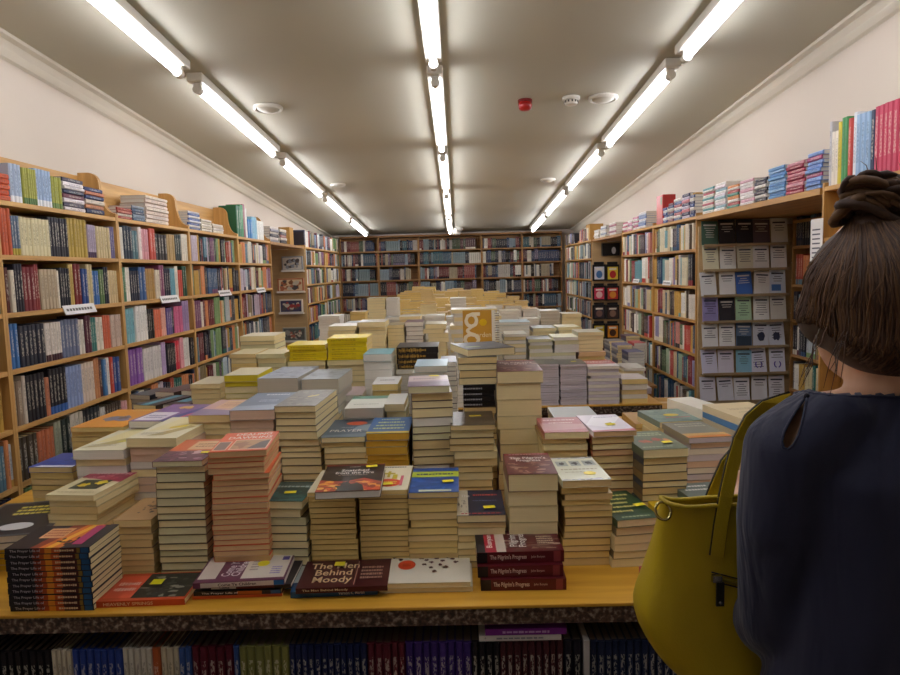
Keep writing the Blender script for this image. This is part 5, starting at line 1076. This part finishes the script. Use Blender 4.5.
for s in (-1, 1):
    ell(B, (HX+s*.069, HY+.005, HZ-.02), (.008, .02, .03), S)
    sx = PX+s*.140
    chain(B, [(PX+s*.04, PY-.005, 1.322, .045, .052, .030), (PX+s*.10, PY-.004, 1.318, .046, .051, .030), (PX+s*.135, PY, 1.268, .048, .054, .046), (PX+s*.146, PY+.03, 1.06, .034, .036, .034), (PX+s*.142, PY+.06, 1.035, .032, .032, .032), (PX+s*.07, PY+.25, 1.10, .024, .022, .024)], S)
    hx, hy, hz = PX+s*.055, PY+.285, 1.115
    ell(B, (hx, hy, hz), (.036, .045, .018), S)
    for k, (L, dx) in enumerate(((.055, -.026), (.066, -.009), (.062, .009), (.048, .026))):
        chain(B, [(hx+dx, hy+.03, hz, .0085, .0085, .0085), (hx+dx*1.1, hy+.03+L*.6, hz+.004, .008, .008, .008), (hx+dx*1.05, hy+.03+L*.85, hz+.028, .007, .007, .007)], S, 5)
    chain(B, [(hx-s*.03, hy-.01, hz, .010, .010, .010), (hx-s*.05, hy+.02, hz+.016, .009, .009, .009), (hx-s*.045, hy+.045, hz+.03, .008, .008, .008)], S, 5)
    chain(B, [(PX+s*.085, PY, .86, .088, .09, .08), (PX+s*.09, PY+.01, .48, .053, .056, .05), (PX+s*.09, PY, .32, .05, .054, .05), (PX+s*.09, PY-.01, .09, .034, .036, .034)], S, 10)
    chain(B, [(PX+s*.09, PY-.02, .04, .034, .036, .036), (PX+s*.095, PY+.13, .028, .038, .05, .022)], S)
melt(B, 'body', person, SKIN, .007, 4)
m = MB()
for s in (-1, 1):
    ell(m, (HX+s*.03, HY+.078, HZ-.002), (.012, .009, .008), plain('#efece6', .3)); ell(m, (HX+s*.03, HY+.0855, HZ-.002), (.006, .003, .006), plain('#4a3424', .2))
m.build('eyes', person, smooth=True)
m = MB(); ell(m, (HX, HY+.095, HZ-.075), (.02, .005, .006), plain('#a85a50', .5)); m.build('mouth', person, smooth=True)
# blouse
def cloth(name, h1, h2):
    m, nt, b = new_mat(name); tc = N(nt, 'ShaderNodeTexCoord'); mp = N(nt, 'ShaderNodeMapping'); mp.inputs['Scale'].default_value = (9, 9, 2.0)
    nt.links.new(tc.outputs['Object'], mp.inputs['Vector']); no = N(nt, 'ShaderNodeTexNoise', Scale=2.0, Detail=3.0, Distortion=.5); nt.links.new(mp.outputs[0], no.inputs['Vector'])
    nt.links.new(mixcol(nt, no.outputs['Fac'], lin(h1), lin(h2)), b.inputs['Base Color']); b.inputs['Roughness'].default_value = .75; b.inputs['Sheen Weight'].default_value = .15
    bp = N(nt, 'ShaderNodeBump'); bp.inputs['Strength'].default_value = .6; bp.inputs['Distance'].default_value = .02; nt.links.new(no.outputs['Fac'], bp.inputs['Height']); nt.links.new(bp.outputs[0], b.inputs['Normal'])
    return m
NECKZ = 1.350
NAVY = cloth('navy_fabric', '#131734', '#1a2040')
B = MB()
chain(B, [(PX, PY, .80, .195, .135, .05), (PX, PY, .90, .19, .125, .06), (PX, PY, 1.02, .165, .112, .06), (PX, PY, 1.15, .155, .112, .06), (PX-.004, PY-.004, 1.245, .160, .098, .06), (PX-.008, PY-.006, 1.300, .115, .075, .05), (PX-.012, PY-.004, 1.335, .10, .06, .035)], NAVY, 8)
for s in (-1, 1):
    chain(B, [(PX+s*.10, PY-.004, 1.325, .05, .055, .032), (PX+s*.146, PY-.002, 1.278, .054, .06, .05), (PX+s*.154, PY+.006, 1.19, .05, .056, .05), (PX+s*.146, PY+.03, 1.06, .045, .05, .045), (PX+s*.142, PY+.06, 1.035, .044, .046, .044), (PX+s*.11, PY+.16, 1.067, .036, .036, .036)], NAVY, 8)
bl = melt(B, 'blouse', person, NAVY, .006, 8)
import bmesh
# neckline opening, open hem and teardrop keyhole cut out of the shell
from mathutils.bvhtree import BVHTree
def skin_tree(o): return BVHTree.FromPolygons([v.co for v in o.data.vertices], [p.vertices for p in o.data.polygons])
bt = skin_tree(bl)
KC = [(0, 0), (-.15, .12), (-.3, .3), (-.42, .5), (-.5, .72), (-.42, .9), (-.18, 1.0), (.12, 1.0), (.36, .9), (.44, .72), (.36, .5), (.24, .3), (.12, .12)]
kpts = []
for u, v in KC:                                  # the teardrop opening lies on the back of the blouse
    hit = bt.ray_cast(Vector((0, 0, CZ)), ray(807-21*v+15*u, 397+52*v+5*u).normalized())[0]
    if hit: kpts.append(hit)
kc = sum(kpts, Vector())/len(kpts); n_ = bt.find_nearest(kc)[1]
e1 = Vector((0, 0, 1)).cross(n_).normalized(); e2 = n_.cross(e1)
kp2 = [((p-kc).dot(e1), (p-kc).dot(e2)) for p in kpts]
def inside(p):
    x, z = (p-kc).dot(e1), (p-kc).dot(e2); c = False; n = len(kp2)
    if abs((p-kc).dot(n_)) > .03: return False
    for i in range(n):
        (x1, z1), (x2, z2) = kp2[i], kp2[(i+1) % n]
        if (z1 > z) != (z2 > z) and x < (x2-x1)*(z-z1)/(z2-z1)+x1: c = not c
    return c
bm = bmesh.new(); bm.from_mesh(bl.data)
fs = [f for f in bm.faces if (f.calc_center_median()-kc).length < .05]
bmesh.ops.subdivide_edges(bm, edges=list({e for f in fs for e in f.edges}), cuts=3, use_grid_fill=True)
dele = []
for f in bm.faces:
    c = f.calc_center_median()
    if c.z > NECKZ - .05*max(0, (c.y-PY)/.08) or c.z < .772 or inside(c): dele.append(f)
bmesh.ops.delete(bm, geom=dele, context='FACES'); bm.to_mesh(bl.data); bm.free()
so = bl.modifiers.new('thickness', 'SOLIDIFY'); so.thickness = .002; so.offset = 0
m = MB(); m.tube([p+n_*.0008 for p in kpts], .0017, NAVY, 6, closed=True); m.build('keyhole_trim', person, smooth=True)
m = MB(); ell(m, kpts[0]+n_*.002, (.0035, .003, .0035), plain('#14162a', .4)); m.build('button', person, smooth=True)
# neckline binding
rim = []
for k in range(48):
    a = 2*PI*k/48; d = Vector((math.cos(a), math.sin(a), 0)); o_ = Vector((PX-.012, PY-.002, 0))
    zz_ = NECKZ - .05*max(0, (d.y*.05)/.08) - .002
    h = bt.ray_cast(Vector((o_.x+d.x*.3, o_.y+d.y*.3, zz_)), -d)[0]
    if h: rim.append(h)
m = MB(); m.tube(rim, .0022, NAVY, 6, closed=True); m.build('neckline_trim', person, smooth=True)
# trousers
B = MB(); DEN = cloth('dark_denim', '#1a1d28', '#242836')
chain(B, [(PX, PY, .90, .16, .108, .05), (PX, PY, .82, .165, .112, .06)], DEN)
for s in (-1, 1): chain(B, [(PX+s*.085, PY, .82, .092, .1, .06), (PX+s*.09, PY+.01, .48, .06, .065, .05), (PX+s*.09, PY-.005, .12, .05, .055, .04)], DEN, 12)
melt(B, 'trousers', person, DEN, .009, 4)
m = MB()
for s in (-1, 1): chain(m, [(PX+s*.09, PY-.025, .035, .04, .042, .034), (PX+s*.095, PY+.14, .027, .043, .055, .026)], plain('#2a2422', .5))
melt(m, 'shoes', person, plain('#2a2422', .5), .007, 3)
# hair: cap, drawn-up strands, twisted bun, loose wisps
def hair_mat(h1, h2):
    m, nt, b = new_mat('brown_hair'); tc = N(nt, 'ShaderNodeTexCoord'); mp = N(nt, 'ShaderNodeMapping'); mp.inputs['Scale'].default_value = (160, 160, 12)
    nt.links.new(tc.outputs['Object'], mp.inputs['Vector']); no = N(nt, 'ShaderNodeTexNoise', Scale=1.0, Detail=3.0); nt.links.new(mp.outputs[0], no.inputs['Vector'])
    nt.links.new(mixcol(nt, no.outputs['Fac'], lin(h1), lin(h2)), b.inputs['Base Color']); b.inputs['Roughness'].default_value = .6; b.inputs['Specular IOR Level'].default_value = .4; return m
HAIR = [hair_mat('#40291c', '#60442f'), hair_mat('#33221a', '#4e3628'), hair_mat('#513824', '#785838')]
BN = Vector((.474, .79, 1.567))
HC = Vector((HX, HY-.012, HZ+.004)); HR = Vector((.084, .102, .084))
B = MB(); ell(B, HC, HR, HAIR[0], 28, 18); ell(B, (HX, HY-.028, HZ-.045), (.076, .078, .052), HAIR[0], 20, 12); ell(B, (HX-.051, HY+.010, HZ-.026), (.032, .066, .044), HAIR[0], 18, 12); ell(B, (HX+.051, HY+.010, HZ-.026), (.032, .066, .044), HAIR[0], 18, 12); ell(B, BN-Vector((0, 0, .03)), (.03, .03, .02), HAIR[0])
hcap = melt(B, 'hair', person, HAIR[1], .006, 5)
bm = bmesh.new(); bm.from_mesh(hcap.data)       # leave the face free
bmesh.ops.delete(bm, geom=[f for f in bm.faces if f.calc_center_median().y > HY+.064 and f.calc_center_median().z < HZ+.05], context='FACES'); bm.to_mesh(hcap.data); bm.free()
tree = BVHTree.FromPolygons([v.co for v in hcap.data.vertices], [p.vertices for p in hcap.data.polygons])
hr_ = random.Random(8); m = MB()
for k in range(680):
    ph = -PI/2 + hr_.uniform(-2.15, 2.15); bk = max(0, math.cos(ph+PI/2))
    z0 = HZ-.045-.06*bk + hr_.uniform(0, .012); z1 = HZ+.078
    if hr_.random() < .25: z0 += hr_.uniform(.0, .09)
    pts = []; lift = hr_.uniform(.0002, .0016); wob = hr_.uniform(-.12, .12)
    for i in range(13):
        t = i/12; z = z0+(z1-z0)*t; q = ph*(1-.25*t)+(-PI/2)*.25*t+wob*math.sin(t*PI)
        rr = .10*(1-t**4)+.018
        g = Vector((HC.x+(BN.x-HC.x)*t+rr*math.cos(q), HC.y+rr*math.sin(q), z))
        loc, nor, _, _ = tree.find_nearest(g)
        c_ = Vector((HC.x, HC.y, loc.z)); d_ = (loc-c_).normalized(); pts.append(loc+d_*lift)
    pts.append(BN+Vector((hr_.uniform(-.018, .018), hr_.uniform(-.018, .018), -.016)))
    m.tube(pts, [.0009]+[.0013]*12+[.001], HAIR[k % 3], 4)
for k in range(170):           # hair combed up from the nape
    x = HX+hr_.uniform(-.068, .068); z0 = HZ-.094+.028*(abs(x-HX)/.068)**2+hr_.uniform(0, .006); z1 = z0+hr_.uniform(.05, .09); pts = []
    for i in range(8):
        t = i/7; h = tree.ray_cast(Vector((x+(BN.x-x)*.3*t, HY-.3, z0+(z1-z0)*t)), Vector((0, 1, 0)))[0]
        if h: pts.append(h+Vector((0, -.0012*(1-t*.7), 0)))
    if len(pts) > 4: m.tube(pts, .0013, HAIR[k % 3], 4)
m.build('hair_strands', person, smooth=True)
m = MB()
for k in range(58):
    a0 = hr_.uniform(0, 2*PI); tilt = hr_.uniform(-.4, .4); R0 = hr_.uniform(.016, .031); rr = hr_.uniform(.003, .0065); zoff = hr_.uniform(-.013, .019); sp = hr_.uniform(2.4, 5.2)
    lob = .012 if k % 2 else -.010
    pts = []
    for i in range(15):
        a = a0+sp*i/14; R1 = R0*(1+.12*math.sin(3*a+k))
        pts.append(BN+Vector((lob+R1*1.05*math.cos(a), R1*math.sin(a), zoff+tilt*R1*math.cos(a+1)+.006*math.sin(2*a))))
    m.tube(pts, [rr*.35]+[rr]*13+[rr*.35], HAIR[k % 3], 6)
ell(m, BN, (.03, .028, .024), HAIR[1])
m.build('bun', person, smooth=True)
m = MB()
for k in range(13):
    x0, y0 = hr_.uniform(814, 848), hr_.uniform(325, 350)
    a = atY(x0, y0, .755); L = hr_.uniform(20, 62); b = atY(x0-hr_.uniform(2, 22), y0+L, .735-.02*hr_.random())
    md = (a+b)/2+Vector((hr_.uniform(-.008, .004), hr_.uniform(-.012, 0), 0))
    m.tube([a, (a*.6+md*.4)+Vector((-.001, 0, 0)), md, (md*.4+b*.6), b], [.0006, .0006, .0005, .0004, .0002], HAIR[k % 2], 4)
for k in range(16):     # fly-aways round the bun
    a = BN+Vector((hr_.uniform(-.035, .03), -.01, hr_.uniform(-.02, .03))); b = a+Vector((hr_.uniform(-.03, .01), 0, hr_.uniform(-.03, .022)))
    m.tube([a, (a+b)/2+Vector((0, 0, .006)), b], [.0006, .0005, .0002], HAIR[2], 4)
m.build('loose_wisps', person, smooth=True)

# ---------------------------------------------------------------- yellow handbag
bag = empty('handbag', (.36, .91, .93), 'mustard yellow leather shoulder bag with gold ring hanging at the woman\'s left side', 'handbag')
def leather():
    m, nt, b = new_mat('yellow_leather'); tc = N(nt, 'ShaderNodeTexCoord'); vo = N(nt, 'ShaderNodeTexNoise', Scale=420.0, Detail=2.0); n2 = N(nt, 'ShaderNodeTexNoise', Scale=9.0)
    nt.links.new(tc.outputs['Object'], vo.inputs['Vector']); nt.links.new(tc.outputs['Object'], n2.inputs['Vector'])
    nt.links.new(mixcol(nt, n2.outputs['Fac'], lin('#b39a12'), lin('#c8ae1c')), b.inputs['Base Color']); b.inputs['Roughness'].default_value = .5
    bp = N(nt, 'ShaderNodeBump'); bp.inputs['Strength'].default_value = .25; bp.inputs['Distance'].default_value = .002; nt.links.new(vo.outputs['Fac'], bp.inputs['Height']); nt.links.new(bp.outputs[0], b.inputs['Normal']); return m
LEA = leather(); BLK = plain('#17150f', .4); GOLD = plain('#c9b87a', .25, 1)
def wl(px, py, Y=.875): return atY(px+9, py, Y)-Vector((.36, .91, .93))
lv = []    # loft: (z, xl, xr, thickness)
for py, pl, dz in ((690, 672, .105), (672, 655, .13), (650, 642, .135), (625, 636, .13), (600, 644, .115), (570, 651, .095), (540, 655, .065), (517, 656, .042), (508, 656, .032)):
    p = wl(pl, py); lv.append((p.z, p.x, dz))
ztop = lv[-1][0]; B = MB(); n = 28
def ring(z, xl, th, xr):
    out = []; cx, hx, hy = (xl+xr)/2, (xr-xl)/2, th/2
    for j in range(n):
        a = 2*PI*j/n; c, s = math.cos(a), math.sin(a); e = .6
        out.append((cx+hx*math.copysign(abs(c)**e, c), -.035+hy+hy*math.copysign(abs(s)**e, s)+.004*math.sin(c*5+z*30), z+.006*abs(c)**6*(1 if z > ztop-.02 else 0)))
    return out
rings = [ring(lv[0][0]-.012, lv[0][1]+.03, .06, .125)] + [ring(z, xl, th, .15-.045*i/8) for i, (z, xl, th) in enumerate(lv)]
for rg in rings: B.v += rg
for i in range(len(rings)-1):
    for j in range(n): B.face([i*n+j, i*n+(j+1) % n, (i+1)*n+(j+1) % n, (i+1)*n+j], LEA)
B.face(list(range(n))[::-1], LEA)
bo = B.build('bag_body', bag, smooth=True); so = bo.modifiers.new('leather', 'SOLIDIFY'); so.thickness = .003; so.offset = -1
sb = bo.modifiers.new('sub', 'SUBSURF'); sb.levels = 1; sb.render_levels = 1
tr = rings[-1]
m = MB(); m.tube([Vector(p)+Vector((0, 0, .001)) for p in tr], .0032, LEA, 8, closed=True); m.build('top_rim', bag, smooth=True)
yf_ = lambda p: -.0368
a, b = wl(703, 577, .872), wl(743, 587, .872)
m = MB(); m.tube([(a.x, -.0375, a.z), (b.x, -.0375, b.z)], .0022, plain('#8a7a18', .4), 6); m.tube([(a.x, -.0365, a.z+.006), (b.x, -.0365, b.z+.006)], .001, BLK, 5); m.tube([(a.x, -.0365, a.z-.006), (b.x, -.0365, b.z-.006)], .001, BLK, 5); m.build('zip_pocket', bag, smooth=True)
m = MB(); m.box(a.x-.001, a.x+.011, -.045, -.0385, a.z-.005, a.z+.004, STEEL); m.box(a.x+.003, a.x+.013, -.047, -.0435, a.z-.036, a.z-.004, BLK); ell(m, (a.x+.008, -.0475, a.z-.031), (.0025, .001, .0025), STEEL)
m.build('zip_pull', bag)
p = wl(655, 509, .875); m = MB(); m.tube([(p.x+.010*math.cos(k*PI/9), -.031+.006*math.sin(k*PI/9), p.z-.004+.010*math.sin(k*PI/9)) for k in range(18)], .0019, GOLD, 8, closed=True); m.build('ring', bag, smooth=True)
def strap(name, pts, w=.011):
    m = MB(); pts = [Vector(q) for q in pts]
    for side, mat_, off, ww in ((0, LEA, 0, w), (1, BLK, .0016, w+.0012)):
        k = len(m.v)
        for i, q in enumerate(pts):
            t = (pts[min(i+1, len(pts)-1)]-pts[max(i-1, 0)]).normalized(); s_ = t.cross(Vector((0, 1, .2))).normalized()*ww; nn = s_.cross(t).normalized()*.0014
            if nn.y > 0: nn = -nn
            c = q - nn*(off/.0014*1.0)
            for v in (c-s_+nn, c+s_+nn, c+s_-nn, c-s_-nn): m.v.append(tuple(v))
        for i in range(len(pts)-1):
            for j in range(4): m.face([k+i*4+j, k+i*4+(j+1) % 4, k+(i+1)*4+(j+1) % 4, k+(i+1)*4+j], mat_)
        m.face([k, k+1, k+2, k+3], mat_); m.face([k+len(pts)*4-4+j for j in range(4)][::-1], mat_)
    return m.build(name, bag)
O = Vector((.36, .91, .93))
def wp(px, py, Y): return atY(px, py, Y)-O
s1 = [wp(717, 556, .871), wp(721, 525, .872), wp(726, 497, .876), wp(732, 468, .888), wp(740, 440, .90), wp(751, 419, .90), wp(766, 406, .895), wp(785, 398, .885)]
s1 += [Vector((.42, .93, 1.30))-O, Vector((.42, .955, 1.2))-O]
strap('handle', s1, .0085)
s2 = [wp(706, 512, .925), wp(715, 488, .928), wp(726, 463, .93), wp(740, 446, .935), wp(754, 430, .94), wp(770, 424, .935), wp(786, 420, .92)]
strap('handle', s2, .007)

# ---------------------------------------------------------------- world and look
w = bpy.data.worlds.new('World'); SC.world = w; w.use_nodes = True
w.node_tree.nodes['Background'].inputs[0].default_value = (1, .97, .92, 1); w.node_tree.nodes['Background'].inputs[1].default_value = .05
vs = SC.view_settings; vs.view_transform = 'Standard'; vs.look = 'None'; vs.gamma = 1; vs.use_curve_mapping = False; vs.exposure = EXPO
SC.cycles.use_denoising = True; SC.cycles.max_bounces = 8; SC.cycles.diffuse_bounces = 5; SC.cycles.glossy_bounces = 3
try: SC.cycles.denoiser = 'OPENIMAGEDENOISE'
except Exception: pass
bad = [(o.name, o['label']) for o in SC.objects if 'label' in o and not 4 <= len(str(o['label']).split()) <= 16 and o.parent is None]
print('LABELS out of range:', len(bad), bad[:8]); print('objects', len(SC.objects), 'lying', NB[0])
if DEBUG:
    for s in STK: print('STK', s)
